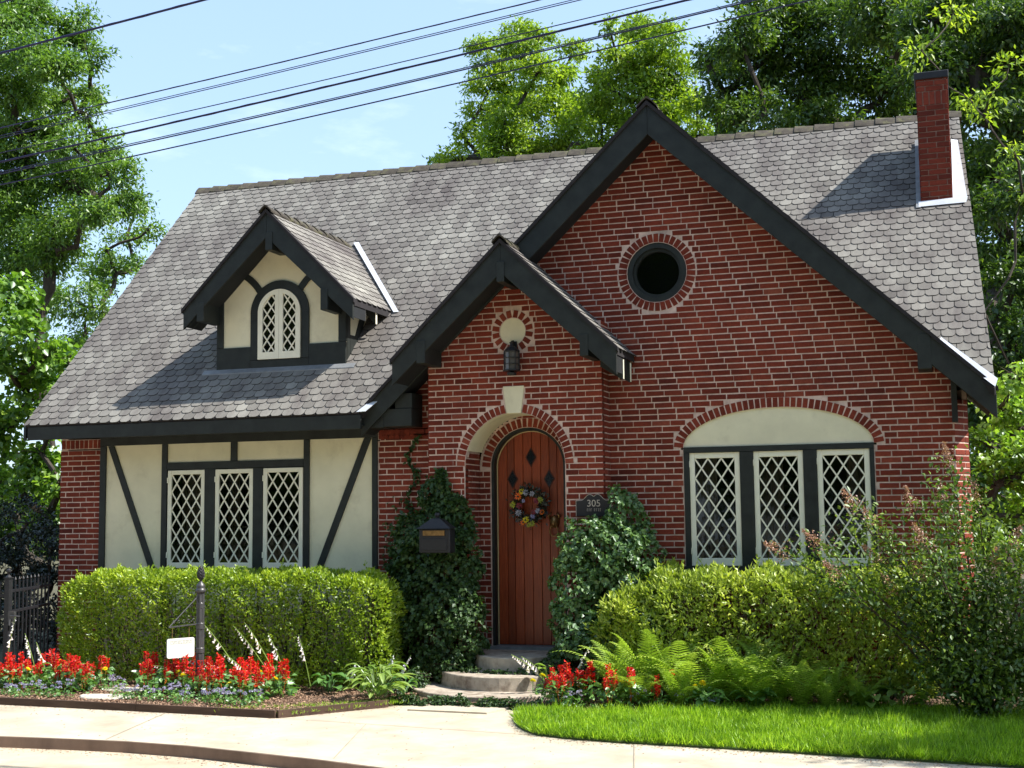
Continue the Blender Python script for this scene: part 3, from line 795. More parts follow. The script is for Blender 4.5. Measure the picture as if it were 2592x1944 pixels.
# dark surround of the arched window
t = MB()
for a, b in ((.808, .868), (1.432, 1.578), (2.12, 2.263), (2.822, 2.868)):
    t.box(a, b, -.012, .08, 1.47, 2.742)
t.build('window_post', M['trim'], house, bevel=.003)
t = MB(); t.box(.808, 2.868, -.016, .08, 2.744, 2.804); t.build('window_head', M['trim'], house)
t = MB(); t.box(.80, 2.875, -.045, .08, 1.40, 1.488); t.build('window_sill', M['trim'], house)
t = MB()
pts = [(WCX + 1.03 * math.cos(a), 2.806 + .415 * math.sin(a)) for a in [math.pi * i / 40 for i in range(41)]]
t.extr(pts, F0, -.06, -.014)
t.build('arch_panel', M['cream'], house)
# round window
t = MB(); K = 40
P = lambda a, r_: (.548 + r_ * math.cos(a), 4.815 + r_ * math.sin(a))
for i in range(K):
    a0, a1 = 2 * math.pi * i / K, 2 * math.pi * (i + 1) / K
    t.extr([P(a0, .285), P(a0, .346), P(a1, .346), P(a1, .285)], F0, -.12, -.01)
    t.extr([P(a0, .25), P(a0, .286), P(a1, .286), P(a1, .25)], F0, -.12, -.045)
rw = t.build('round_window', M['trim'], house)
t = MB(); t.extr([P(2 * math.pi * i / K, .252) for i in range(K)], F0, -.095, -.09); t.build('pane', M['glass'], rw)
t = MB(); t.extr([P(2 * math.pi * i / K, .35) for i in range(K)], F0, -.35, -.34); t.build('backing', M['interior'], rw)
# porch disc and keystone
t = MB(); t.extr([(-1.085 + .154 * math.cos(a), 4.18 + .154 * math.sin(a)) for a in [2 * math.pi * i / 48 for i in range(48)]], FP, -.05, -.004)
t.build('stucco_disc', M['cream'], house)
t = MB(); t.extr([(-1.167, 3.232), (-.993, 3.232), (-.950, 3.548), (-1.210, 3.548)], FP, -.05, .012)
t.build('keystone', M['cream'], house, bevel=.006)

# ---------------------------------------------------------------- half timbering
def timber(poly, n1=.03, n0=-.05):
    m_ = MB(); m_.extr(poly, F0, n0, n1); return m_.build('timber', M['trim'], house, bevel=.003)
def rect(a, b, c, d): return [(a, c), (b, c), (b, d), (a, d)]
timber(rect(-6.87, -6.782, .2, 3.028)); timber(rect(-2.998, -2.93, .2, 3.028))
timber(rect(-5.94, -5.862, .2, 3.028)); timber(rect(-3.918, -3.842, .2, 3.028))
timber(rect(-6.87, -2.93, 3.03, 3.14), .032)
timber(rect(-5.86, -3.92, 2.70, 2.79)); timber(rect(-4.94, -4.852, 2.792, 3.028))
timber(rect(-5.31, -5.162, 1.45, 2.698)); timber(rect(-4.62, -4.482, 1.45, 2.698))
timber(rect(-5.86, -3.92, 1.36, 1.448), .045)
timber([(-6.078, 1.36), (-5.988, 1.36), (-6.665, 3.026), (-6.755, 3.026)], .026)
timber([(-3.79, 1.36), (-3.70, 1.36), (-3.01, 3.026), (-3.105, 3.026)], .026)
for a, b, c, d in ((-6.782, -5.94, 1.0, 3.03), (-5.862, -4.94, 2.79, 3.03), (-4.852, -3.918, 2.79, 3.03), (-3.842, -2.998, 1.0, 3.03), (-5.862, -3.918, .9, 1.36)):
    m_ = MB(); m_.extr(rect(a, b, c, d), F0, -.05, .004); m_.build('stucco_panel', M['cream'], house)
m_ = MB(); m_.extr(rect(-6.78, -3.0, .14, 1.0), F0, -.05, -.004); m_.build('plinth', M['mortar'], house)

# ---------------------------------------------------------------- door
dr = MB()
P = lambda a, r_: (-1.08 + r_ * math.cos(a), 2.64 + r_ * math.sin(a))
for i in range(36):
    a0, a1 = math.pi * i / 36, math.pi * (i + 1) / 36
    dr.extr([P(a0, .428), P(a0, .465), P(a1, .465), P(a1, .428)], FI, -.16, -.012)
dr.box(-1.545, -1.508, .182, .33, .52, 2.64); dr.box(-.652, -.615, .182, .33, .52, 2.64)
dr.build('door_frame', M['trim'], house)
ws = MB()
for i in range(36):
    a0, a1 = math.pi * i / 36, math.pi * (i + 1) / 36
    ws.extr([P(a0, .416), P(a0, .427), P(a1, .427), P(a1, .416)], FI, -.125, -.112)
ws.box(-1.506, -1.496, .282, .295, .56, 2.64)
ws.build('weather_strip', solid('pale_brass_strip', (.55, .42, .22), .1, .4), house)
doorp = MB(); doorp.box(-1.50, -.66, .335, .36, .555, 2.64)
doorp.extr([P(math.pi * i / 36, .42) for i in range(37)], FI, -.19, -.165)
door = doorp.build('door', M['wood'], house)
edges = [-1.50, -1.385, -1.295, -1.185, -1.075, -.965, -.86, -.765, -.66]
for a, b in zip(edges[:-1], edges[1:]):
    a_, b_2 = a + .0025, b - .0025
    top = lambda x: 2.64 + math.sqrt(max(0, .42 ** 2 - (x + 1.08) ** 2))
    xs = [a_ + (b_2 - a_) * i / 6 for i in range(7)]
    poly = [(a_, .562), (b_2, .562)] + [(x, top(x)) for x in xs[::-1]]
    m_ = MB(); m_.tint = random.uniform(.1, .9)
    m_.extr(poly, FI, -.16, -.135, back=False)
    m_.build('plank', M['wood'], door, bevel=.003)
for cx, cz in ((-1.083, 2.755), (-1.315, 2.50), (-.86, 2.495)):
    m_ = MB(); m_.extr([(cx, cz - .118), (cx + .069, cz), (cx, cz + .118), (cx - .069, cz)], FI, -.15, -.128)
    m_.build('window_frame', solid('dark_varnish', (.06, .015, .01), .1, .4), door)
    m_ = MB(); m_.extr([(cx, cz - .095), (cx + .053, cz), (cx, cz + .095), (cx - .053, cz)], FI, -.13, -.125)
    m_.build('pane', solid('black_glass', (.006, .006, .008), .1, .08, spec=.5), door)
hd = MB()
hc = Vector((-.80, .295, 1.985))
hd.lathe([(0, -.07), (.05, -.055), (.062, 0), (.05, .06), (0, .085)], hc, 12)
ringp = [hc + Vector((.05 * math.cos(a), -.035, -.10 + .065 * math.sin(a))) for a in [2 * math.pi * i / 20 for i in range(21)]]
hd.tube(ringp, .009, 6)
for s in (-1, 1):
    hd.tube([hc + Vector((s * .045, -.01, .03)), hc + Vector((s * .07, -.03, .075)), hc + Vector((s * .03, -.02, .11))], [.014, .016, .008], 6)
hd.tube([hc + Vector((0, -.03, .02)), hc + Vector((0, -.065, -.01)), hc + Vector((0, -.04, -.05))], [.02, .026, .016], 8)
hd.build('door_pull', M['brass'], door, smooth=True)
m_ = MB(); m_.box(-1.66, -.50, .10, .36, .50, .556); m_.build('threshold', M['lead'], house)

# ---------------------------------------------------------------- roofs
SL = math.atan2(7.373 - 3.295, 4.103)
RV = Vector((0, math.cos(SL), math.sin(SL))); RN = Vector((0, -math.sin(SL), math.cos(SL)))
ROOFLEN = 5.785
def xr(y): return 4.10 - .17 * max(0, min(1, (y + .5) / 4.1))
FMAIN = (Vector((-7.695, -.505, 3.292)), X3, RV, RN)
VAPEX = 3.40 / .994 / math.cos(SL)          # where the valleys of the cross gable meet, measured up the slope
m_ = MB()
m_.extr([(.015, 0), (4.74, 0), (4.78, .05), (8.255, VAPEX - .05), (11.74, .06), (11.79, 0), (11.80, .04), (11.62, ROOFLEN), (.015, ROOFLEN)], FMAIN, -.10, -.002)
m_.extr([(.19, .0), (11.78, .0), (11.78, 5.75), (.19, 5.75)], (Vector((4.1, 7.76, 3.25)), -X3, Vector((0, -math.cos(SL), math.sin(SL))), Vector((0, math.sin(SL), math.cos(SL)))), -.10, -.002)
main_roof = m_.build('main_roof', M['under'], house)
m_ = MB(); m_.box(-7.64, -2.93, -.500, -.455, 3.105, 3.272); m_.build('fascia', M['trim'], house, bevel=.004)
m_ = MB(); m_.box(-7.62, -2.93, -.455, -.002, 3.145, 3.16); m_.build('soffit', M['trim_in'], house)
m_ = MB()
m_.add([(-7.70, -.5, 3.262), (-7.70, 3.60, 7.34), (-7.70, 3.60, 7.16), (-7.70, -.5, 3.10), (-7.665, -.5, 3.262), (-7.665, 3.60, 7.34), (-7.665, 3.60, 7.16), (-7.665, -.5, 3.10)],
       [(0, 1, 2, 3), (7, 6, 5, 4), (0, 4, 5, 1), (3, 2, 6, 7), (0, 3, 7, 4)])
m_.build('rake_board', M['trim'], house)


def gable(name, ax, az, sl, half_l, half_r, y0, y1, th=.08, bh=.39, be=.32, bthick=.036, sdeep=.0):
    """two pitched slabs (chevron) and two bargeboards on the street end"""
    zl, zr = az - sl * half_l, az - sl * half_r
    fr = front(0)
    m_ = MB()
    m_.extr([(ax - half_l, zl - th), (ax, az - th), (ax + half_r, zr - th), (ax + half_r, zr), (ax, az), (ax - half_l, zl)], fr, -y1, -y0)
    roof = m_.build(name, M['under'], house)
    s_ = MB()
    so = be - .035
    s_.extr([(ax - half_l + .01, zl - so), (ax, az - so - .05), (ax + half_r - .01, zr - so), (ax + half_r - .01, zr - th - .003), (ax, az - th - .006), (ax - half_l + .01, zl - th - .003)], fr, -sdeep, -(y0 + .001))
    s_.build('soffit', M['trim_in'], roof)
    for s, zz, h in ((-1, zl, half_l), (1, zr, half_r)):
        b_ = MB()
        poly = [(ax, az - .012), (ax, az - bh), (ax + s * h, zz - be), (ax + s * h, zz - .012)]
        if s > 0: poly = poly[:]
        else: poly = poly[::-1]
        b_.extr(poly, fr, -y0 + .004, -y0 + .004 + bthick)
        b_.build('bargeboard', M['trim'], house, bevel=.004)
        d_ = MB()
        poly = [(ax, az - .002), (ax, az - .050), (ax + s * (h + .02), zz - .050), (ax + s * (h + .02), zz - .002)]
        if s < 0: poly = poly[::-1]
        d_.extr(poly, fr, -y0 - .01, -y0 + bthick + .028)
        d_.build('drip_edge', M['under'], house)
    return roof


def bracket(x0, x1, y0, y1, z0, z1):
    m_ = MB(); m_.box(x0, x1, y0, y1, z0, z1); return m_.build('bracket', M['trim'], house, bevel=.005)


cross = gable('cross_gable_roof', GX, GZ, GS, 3.53, 3.553, -.35, 2.9)
bracket(3.36, 3.50, -.395, .0, 3.53, 3.90)
bracket(3.675, 3.735, -.10, .12, 2.99, 3.42)
porch = gable('porch_roof', PX, PZ, PS, 1.325, 1.315, -.80, .22, be=.30, sdeep=-.335)
bracket(-1.095, -1.005, -.855, -.31, 4.67, 4.90)
bracket(-2.07, -1.965, -.85, -.33, 3.80, 4.06)
bracket(-.145, -.05, -.85, -.33, 3.79, 4.03)
# boxed return low on the left of the cross gable
bracket(-2.70, -2.345, -.345, .0, 3.13, 3.34); bracket(-2.56, -2.345, -.335, .0, 3.342, 3.52); bracket(-2.93, -2.70, -.345, .0, 3.12, 3.29)
# eave brackets on the porch's right slope
for y in (-.50, -.16):
    m_ = MB(); m_.extr([(.24, 3.55), (.255, 3.55), (.255, 3.78), (.09, 3.90), (.0, 3.90), (.0, 3.70)], front(y), -.02, .02)
    ro = m_.build('rafter_tail', M['trim'], house)
    m_ = MB(); m_.box(.2555, .2605, y - .021, y + .021, 3.555, 3.77); m_.build('end_flashing', M['white'], ro)
# dormer
DX, DZ, DS, DY = -4.355, 5.93, 1.02, .19
m_ = MB(); FD = front(DY)
m_.extr([(-5.27, 3.93), (-3.45, 3.93), (-3.45, 4.90), (DX, DZ - .12), (-5.27, 4.88)], FD, -1.9, -.002)
dormer = m_.build('dormer', M['cream'], house)
def dt(poly, n1=.022, n0=-.01, mat='trim', nm='timber'):
    m_ = MB(); m_.extr(poly, FD, n0, n1); return m_.build(nm, M[mat], dormer, bevel=.003 if nm == 'timber' else 0)
dt(rect(-5.275, -5.182, 4.252, 4.92)); dt(rect(-3.545, -3.442, 4.252, 4.92))
dt(rect(-5.275, -4.785, 3.93, 4.25)); dt(rect(-3.955, -3.442, 3.93, 4.25)); dt(rect(-4.785, -3.955, 3.93, 4.075))
dt(rect(-4.785, -4.678, 4.077, 4.67), .024); dt(rect(-4.062, -3.955, 4.077, 4.67), .024)
m_ = MB()
for i in range(30):
    a0, a1 = math.pi * i / 30, math.pi * (i + 1) / 30
    P = lambda a, r_: (-4.37 + r_ * math.cos(a), 4.67 + r_ * math.sin(a))
    m_.extr([P(a0, .308), P(a0, .415), P(a1, .415), P(a1, .308)], FD, -.01, .024)
m_.build('arch_timber', M['trim'], dormer)
for s in (-1, 1):
    m_ = MB()
    P0, P1, P2 = Vector((-4.37 + s * .27, 4.93, 0)), Vector((-4.37 + s * .36, 5.10, 0)), Vector((-4.37 + s * .58, 5.22, 0))
    prev = None
    for i in range(9):
        t_ = i / 8
        c_ = P0 * (1 - t_) ** 2 + P1 * 2 * t_ * (1 - t_) + P2 * t_ ** 2
        d_ = ((P1 - P0) * (1 - t_) + (P2 - P1) * t_).normalized(); nn = Vector((-d_.y, d_.x, 0)) * .042
        cur = ((c_ + nn)[:2], (c_ - nn)[:2])
        if prev:
            q = [prev[1], cur[1], cur[0], prev[0]] if s > 0 else [prev[0], cur[0], cur[1], prev[1]]
            m_.extr(q, FD, -.01, .018)
        prev = cur
    m_.build('timber', M['trim'], dormer)
m_ = MB(); arch = [(-4.67, 4.08), (-4.07, 4.08)] + [(-4.37 + .302 * math.cos(a), 4.67 + .302 * math.sin(a)) for a in [math.pi * i / 24 for i in range(25)]]
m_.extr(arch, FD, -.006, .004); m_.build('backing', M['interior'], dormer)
# arched pair of casements
def dw(sgn):
    w = MB()
    xi, xo = (-4.37 + sgn * .002, -4.37 + sgn * .30)
    gi, go = (-4.37 + sgn * .056, -4.37 + sgn * .235)
    A = lambda x, r_: 4.67 + math.sqrt(max(0, r_ * r_ - (x + 4.37) ** 2))
    def col(xa, xb, z0, ra, z_is_top=True):
        n_ = 8; xs = [xa + (xb - xa) * i / n_ for i in range(n_ + 1)]
        return [(x, A(x, ra)) for x in xs]
    # stiles, bottom rail, arched head
    def seg(poly):
        ar = sum(poly[i][0] * poly[(i + 1) % len(poly)][1] - poly[(i + 1) % len(poly)][0] * poly[i][1] for i in range(len(poly)))
        w.extr(poly if ar > 0 else poly[::-1], FD, .012, .040)
    seg([(xi, 4.08), (gi, 4.08)] + col(gi, xi, 0, .302))
    seg([(go, 4.08), (xo, 4.08)] + col(xo, go, 0, .302))
    seg([(gi, 4.08), (go, 4.08), (go, 4.17), (gi, 4.17)])
    seg(col(gi, go, 0, .302) + col(go, gi, 0, .245))
    fo = w.build('casement_window', M['white'], house)
    reg = [(gi, 4.17), (go, 4.17)] + col(go, gi, 0, .245)
    ar = sum(reg[i][0] * reg[(i + 1) % len(reg)][1] - reg[(i + 1) % len(reg)][0] * reg[i][1] for i in range(len(reg)))
    if ar < 0: reg = reg[::-1]
    lattice(fo, reg, min(gi, go), 4.91, .12, .168, DY - .022, bw=.016)
dw(-1); dw(1)
# right cheek of the dormer: posts and brace on cream
m_ = MB(); m_.box(-3.452, -3.440, .21, .30, 3.95, 4.9); m_.box(-3.452, -3.438, .30, 1.5, 3.95, 4.35)
m_.add([(-3.436, .75, 4.9), (-3.436, .92, 4.9), (-3.436, .36, 4.0), (-3.436, .26, 4.0), (-3.45, .75, 4.9), (-3.45, .92, 4.9), (-3.45, .36, 4.0), (-3.45, .26, 4.0)], [(3, 2, 1, 0), (0, 4, 7, 3), (1, 2, 6, 5)])
m_.build('timber', M['trim'], dormer)
dormer_roof = gable('dormer_roof', DX, DZ, DS, 1.18, 1.19, -.17, 2.1, bh=.36, be=.26, sdeep=.183)
bracket(DX - .01, DX + .085, -.222, .16, 5.40, 5.63)
bracket(-5.335, -5.235, -.22, .19, 4.555, 4.80); bracket(-3.60, -3.505, -.22, .19, 4.60, 4.86)
for y in (-.12, .18, .52, -.0):
    for s in (-1, 1):
        if s < 0 and y > .4: continue
        m_ = MB()
        xo = DX + s * 1.165
        poly = [(xo, 4.50), (xo, 4.66), (xo - s * .22, 4.86), (xo - s * .22, 4.72)]
        m_.extr(poly if s < 0 else poly[::-1][::1], front(y), -.02, .02)
        ro = m_.build('rafter_tail', M['trim'], house)
        if s > 0:
            m_ = MB(); m_.box(xo + .001, xo + .007, y - .021, y + .021, 4.50, 4.655); m_.build('end_flashing', M['white'], ro)
# flashings
m_ = MB(); m_.add([(-5.45, .165, 3.975), (-3.30, .165, 3.975), (-3.30, .10, 3.915), (-5.45, .10, 3.915), (-5.45, .165, 3.955), (-3.30, .165, 3.955), (-3.30, .10, 3.895), (-5.45, .10, 3.895)],
                  [(3, 2, 1, 0), (0, 1, 5, 4), (2, 3, 7, 6)])
m_.build('apron_flashing', M['lead'], house)
def sheet(name, pts, mat, th=.006):
    p = [Vector(q) for q in pts]; nn = (p[1] - p[0]).cross(p[2] - p[0]).normalized() * th
    m_ = MB(); k_ = len(p)
    m_.add(p + [q - nn for q in p], [tuple(range(k_)), tuple(range(2 * k_ - 1, k_ - 1, -1))] + [(i, k_ + i, k_ + (i + 1) % k_, (i + 1) % k_) for i in range(k_)])
    return m_.build(name, M[mat], house)
def on_main(x, y, n=0.02): return Vector((x, y, 3.295 + .994 * (y + .5))) + RN * n
sheet('valley_flashing', [on_main(-4.26, 2.14, .035), on_main(-3.10, .89, .035), on_main(-3.035, .90, .025), on_main(-4.195, 2.16, .025)], 'flashing')
sheet('valley_flashing', [on_main(4.10, -.50, .02), on_main(4.13, -.42, .03), on_main(3.60, .10, .03), on_main(3.56, .02, .03)], 'flashing')
sheet('valley_flashing', [on_main(-2.98, -.50, .015), on_main(-2.86, -.50, .02), on_main(-2.62, -.2, .02), on_main(-2.70, -.2, .02)], 'flashing')

# ---------------------------------------------------------------- chimney
ch_b = MB(); ch_b.box(3.44, 3.785, 2.015, 2.955, 5.4, 7.36)
chimney = ch_b.build('chimney', M['chimmortar'], house)
cf = front(2.0)
def chim_bricks(fr, w, u0=0):
    v = 5.55; k_ = 0
    while v < 7.35:
        big = v > 7.17
        if 6.98 < v < 7.10:   # soldier course near the top
            u = 0
            while u < w - .02:
                BRICKS.append((chimney, fr, u + .004, min(u + .066, w), v + .004, v + .166, random.uniform(.55, 1.0), False, fr[0])); u += .072
            v += .172; k_ += 1; continue
        u = -(BR / 2 if k_ % 2 else 0)
        while u < w:
            a, b = max(u, 0), min(u + BR - .010, w)
            if b - a > .03: BRICKS.append((chimney, fr, a, b, v + .006, v + ROW - .006, random.uniform(.08, .55) if not big else random.uniform(.4, .9), False, fr[0]))
            u += BR
        v += ROW; k_ += 1
chim_bricks((Vector((3.432, 2.010, 0)), X3, Z3, -Y3), .362)
chim_bricks((Vector((3.432, 2.960, 0)), -Y3, Z3, -X3), .945)
chim_bricks((Vector((3.794, 2.010, 0)), Y3, Z3, X3), .945)
m_ = MB(); m_.box(3.405, 3.815, 1.98, 2.985, 7.365, 7.455); m_.build('chimney_cap', M['iron'], chimney, bevel=.008)
sheet('chimney_flashing', [Vector((3.80, 1.99, 5.80)), Vector((3.965, 2.02, 5.85)), Vector((3.90, 3.02, 6.84)), Vector((3.82, 3.02, 6.86))], 'flashing', .02)
sheet('chimney_flashing', [on_main(3.40, 1.960, .03), on_main(3.95, 1.975, .03), Vector((3.97, 2.0, 5.86)), Vector((3.40, 2.0, 5.84))], 'flashing')
sheet('chimney_flashing', [on_main(3.37, 1.95, .03), on_main(3.425, 1.95, .03), on_main(3.425, 3.1, .05), on_main(3.37, 3.1, .05)], 'lead')

# ---------------------------------------------------------------- lay the bricks
CAMP = Vector((3.65884, -14.58367, 2.05679))
def brick_mesh(L_, H_, t, jit=.0018, d=.020, name='brick'):
    m_ = MB(); m_.tint = t
    jx = lambda: random.uniform(-jit, jit)
    q = [(-L_ / 2 + jx(), -H_ / 2 + jx()), (L_ / 2 + jx(), -H_ / 2 + jx()), (L_ / 2 + jx(), H_ / 2 + jx()), (-L_ / 2 + jx(), H_ / 2 + jx())]
    b = .004
    q2 = [(x - math.copysign(b, x), z - math.copysign(b, z)) for x, z in q]
    # body to the bevel line, then a slightly rounded face
    fr = front(0); O, U, V, N = fr
    vs = [U * x + V * z - N * d for x, z in q] + [U * x + V * z + N * .003 for x, z in q] + [U * x + V * z + N * .005 for x, z in q2]
    fs = [(8, 9, 10, 11)] + [(i, (i + 1) % 4, 4 + (i + 1) % 4, 4 + i) for i in range(4)] + [(4 + i, 4 + (i + 1) % 4, 8 + (i + 1) % 4, 8 + i) for i in range(4)]
    m_.add(vs, fs)
    me = m_.mesh(name); me.materials.append(M['brick'])
    return me
variants = [brick_mesh(.2015, .0530, t) for t in (.15, .3, .42, .52, .62, .72, .85, .97)]
n_ring = len(RINGS)
elig = sorted([b for b in BRICKS if b[7]], key=lambda b: (b[8] - CAMP).length)
chosen = set(id(b) for b in elig[:300 - n_ring])
field = MB()
def bevel_brick(mb, fr, s0, s1, v0, v1, t, off):
    O, U, V, N = fr
    j = lambda: random.uniform(-.0016, .0016)
    q = [(s0 + j(), v0 + j()), (s1 + j(), v0 + j()), (s1 + j(), v1 + j()), (s0 + j(), v1 + j())]
    b = .0035
    q2 = [(q[0][0] + b, q[0][1] + b), (q[1][0] - b, q[1][1] + b), (q[2][0] - b, q[2][1] - b), (q[3][0] + b, q[3][1] - b)]
    vs = [O + U * x + V * z - N * .008 for x, z in q] + [O + U * x + V * z + N * (.003 + off) for x, z in q] + [O + U * x + V * z + N * (.005 + off) for x, z in q2]
    mb.add(vs, [(8, 9, 10, 11)] + [(i, (i + 1) % 4, 4 + (i + 1) % 4, 4 + i) for i in range(4)] + [(4 + i, 4 + (i + 1) % 4, 8 + (i + 1) % 4, 8 + i) for i in range(4)], t)
for b in BRICKS:
    w, fr, s0, s1, v0, v1, t, el, c = b
    if id(b) in chosen:
        o = bpy.data.objects.new('brick', variants[min(7, int(t * 8))])
        C.objects.link(o); o.parent = w
        o.location = c + fr[3] * random.uniform(-.001, .002)
        o.rotation_euler = (0, random.uniform(-.004, .004), 0)
    else:
        bevel_brick(field, fr, s0, s1, v0, v1, t, random.uniform(-.0012, .0018))
field.build('brickwork', M['brick'], house, kind='stuff')
ring_v = {}
for (w, fr, u, v, ang, ln, wd, t) in RINGS:
    key = (round(ln, 3), round(wd, 3), int(t * 4))
    if key not in ring_v: ring_v[key] = brick_mesh(ln, wd, t)
    o = bpy.data.objects.new('brick', ring_v[key]); C.objects.link(o); o.parent = w
    o.location = fr[0] + fr[1] * u + fr[2] * v + fr[3] * (.001 + random.uniform(0, .002))
    o.rotation_euler = (0, -ang, 0)

# ---------------------------------------------------------------- lay the shingles
SW, SR = .152, .127
def shingle_poly(u, v):
    w, r_ = SW, SR
    j = lambda: random.uniform(-.002, .002)
    x = [(-.25, 0.0), (.25, 0.0), (.385, .11), (.46, .28), (.478, .5), (.478, 1.35), (-.478, 1.35), (-.478, .5), (-.46, .28), (-.385, .11)]
    return [(u + a * w + j(), v + b * r_ + j()) for a, b in x]
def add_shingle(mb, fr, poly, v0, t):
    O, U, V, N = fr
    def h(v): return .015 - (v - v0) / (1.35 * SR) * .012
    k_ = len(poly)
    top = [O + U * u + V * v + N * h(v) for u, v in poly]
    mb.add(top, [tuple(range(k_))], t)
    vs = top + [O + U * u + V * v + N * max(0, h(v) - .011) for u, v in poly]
    mb.add(vs, [(k_ + i, k_ + (i + 1) % k_, (i + 1) % k_, i) for i in range(k_)], 0.0)     # raw cut edges, painted darker than the granules to draw the shadow outline
ALLSH = MB()
main_sh = []
def shingle_plane(parent, O, U, V, length, umin, umax, halfs, first=.0, cand=None, tlo=.1, thi=.95):
    fr = (O, U, V, U.cross(V))
    v = first - .01; k_ = 0
    patch = {}
    while v < length - .03:
        u = umin - SW + (SW / 2 if k_ % 2 else 0)
        while u < umax + SW:
            poly = shingle_poly(u, v)
            t = random.gauss(.5, .15)
            full = True
            for (a, b, c) in halfs + [(0, -1, length)]:
                n0 = min(a * x + b * y + c for x, y in poly)
                if n0 < 0:
                    full = False
                    poly = clip_poly(poly, a, b, c)
                    if len(poly) < 3: break
            if len(poly) >= 3 and poly_area(poly) > .0008:
                t = max(.1, min(1, t))
                P = O + U * u + V * (v + SR / 2)
                if cand and full and cand(P): main_sh.append((parent, fr, u, v, t, P))
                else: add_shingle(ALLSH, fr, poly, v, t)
            u += SW
        v += SR; k_ += 1
O_ = Vector((-7.695, -.505, 3.292))
def cand(P):
    if P.x > 1.2: return (P.x - GX) * GS > (GZ - P.z) + .45 and P.x < 3.9
    return P.z < 4.3 and P.x < -3.2 and not (-6.3 < P.x < -3.6 and P.z > 3.6)
# right rake: u <= 11.80 - .0311 v
kk = .994 * math.cos(SL)
shingle_plane(main_roof, O_, X3, RV, ROOFLEN, 0, 8.255, [(1, 0, 0), (-1, 0, 8.255), (-.955, kk, .955 * 8.255 - 3.41)], cand=cand)
shingle_plane(main_roof, O_, X3, RV, ROOFLEN, 8.255, 11.85, [(1, 0, -8.255), (-1, -.0300, 11.80), (.955, kk, -.955 * 8.255 - 3.41)], cand=cand)
shingle_plane(main_roof, Vector((4.1, 7.76, 3.25)), -X3, Vector((0, -math.cos(SL), math.sin(SL))), 5.8, 0, 11.8, [(1, 0, -.18), (-1, 0, 11.78)])
def pitched(parent, ax, az, sl, half, y0, y1, hs):
    a = math.atan(sl); ln = half / math.cos(a)
    # slope that faces +X
    O = Vector((ax + half, y0, az - sl * half)); U = Y3; V = Vector((-math.cos(a), 0, math.sin(a)))
    if hs in (0, 1): shingle_plane(parent, O, U, V, ln, 0, y1 - y0, [(1, 0, .01), (-1, 0, y1 - y0)])
    O = Vector((ax - half, y1, az - sl * half)); U = -Y3; V = Vector((math.cos(a), 0, math.sin(a)))
    if hs in (0, -1): shingle_plane(parent, O, U, V, ln, 0, y1 - y0, [(1, 0, 0), (-1, 0, y1 - y0 + .01)])
pitched(cross, GX, GZ, GS, 3.553, -.36, 2.9, 0)
pitched(porch, PX, PZ, PS, 1.33, -.81, .20, 0)
pitched(dormer_roof, DX, DZ, DS, 1.19, -.18, 2.1, 0)
main_sh.sort(key=lambda s: (s[5] - CAMP).length)
sv = []
for i in range(8):
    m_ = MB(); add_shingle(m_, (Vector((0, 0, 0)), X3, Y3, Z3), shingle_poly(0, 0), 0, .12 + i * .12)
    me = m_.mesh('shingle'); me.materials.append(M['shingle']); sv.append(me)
for i, (par, fr, u, v, t, P) in enumerate(main_sh):
    if i < 300:
        o = bpy.data.objects.new('shingle', sv[min(7, int(t * 8))]); C.objects.link(o); o.parent = par
        mt = Matrix((fr[1], fr[2], fr[3])).transposed().to_4x4(); mt.translation = fr[0] + fr[1] * u + fr[2] * v
        o.matrix_world = mt
    else:
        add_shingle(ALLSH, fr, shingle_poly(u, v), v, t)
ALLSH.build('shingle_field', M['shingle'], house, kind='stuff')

# ridge caps: folded tiles overlapping along each ridge
def ridge(parent, p0, p1, side, drop, pitch=.27, w=.115, th=.022):
    d = (p1 - p0); n = max(1, int(d.length / pitch)); d.normalize()
    up = Z3
    L_ = d.length
    step_ = (p1 - p0).length / n
    for i in range(n):
        a = p0 + d * step_ * i - d * .02; b = p0 + d * step_ * (i + 1) + d * .015
        m_ = MB(); m_.tint = random.uniform(.1, .9)
        prof = []
        for s_ in range(-3, 4):
            f_ = s_ / 3
            prof.append((f_ * w, -abs(f_) ** 1.25 * w * drop))
        k_ = len(prof)
        rise_a, rise_b = .012 + random.uniform(0, .005), .034 + random.uniform(0, .006)
        A = [a + side * x + up * (z + rise_a) for x, z in prof]; B_ = [b + side * x * 1.04 + up * (z + rise_b) for x, z in prof]
        vs = A + B_ + [p - up * th for p in A] + [p - up * th for p in B_]
        fs = [(i_, i_ + 1, k_ + i_ + 1, k_ + i_) for i_ in range(k_ - 1)] + [(k_ + i_, k_ + i_ + 1, 3 * k_ + i_ + 1, 3 * k_ + i_) for i_ in range(k_ - 1)] + [(i_ + 1, i_, 2 * k_ + i_, 2 * k_ + i_ + 1) for i_ in range(k_ - 1)]
        fs += [(0, k_, 3 * k_, 2 * k_), (k_ - 1, 2 * k_ + k_ - 1, 3 * k_ + k_ - 1, 2 * k_ - 1)]
        m_.add(vs, fs)
        m_.build('ridge_tile', M['ridge'], parent)
ridge(main_roof, Vector((3.42, 3.603, 7.375)), Vector((-7.70, 3.603, 7.375)), Y3, 1.0)
ridge(main_roof, Vector((3.95, 3.603, 7.375)), Vector((3.82, 3.603, 7.375)), Y3, 1.0)
ridge(cross, Vector((GX, 2.9, GZ + .012)), Vector((GX, -.40, GZ + .012)), X3, .95)
ridge(porch, Vector((PX, .0, PZ + .012)), Vector((PX, -.87, PZ + .012)), X3, .95, pitch=.2, w=.085)
ridge(dormer_roof, Vector((DX, 2.08, DZ + .012)), Vector((DX, -.24, DZ + .012)), X3, .95, pitch=.24, w=.085)

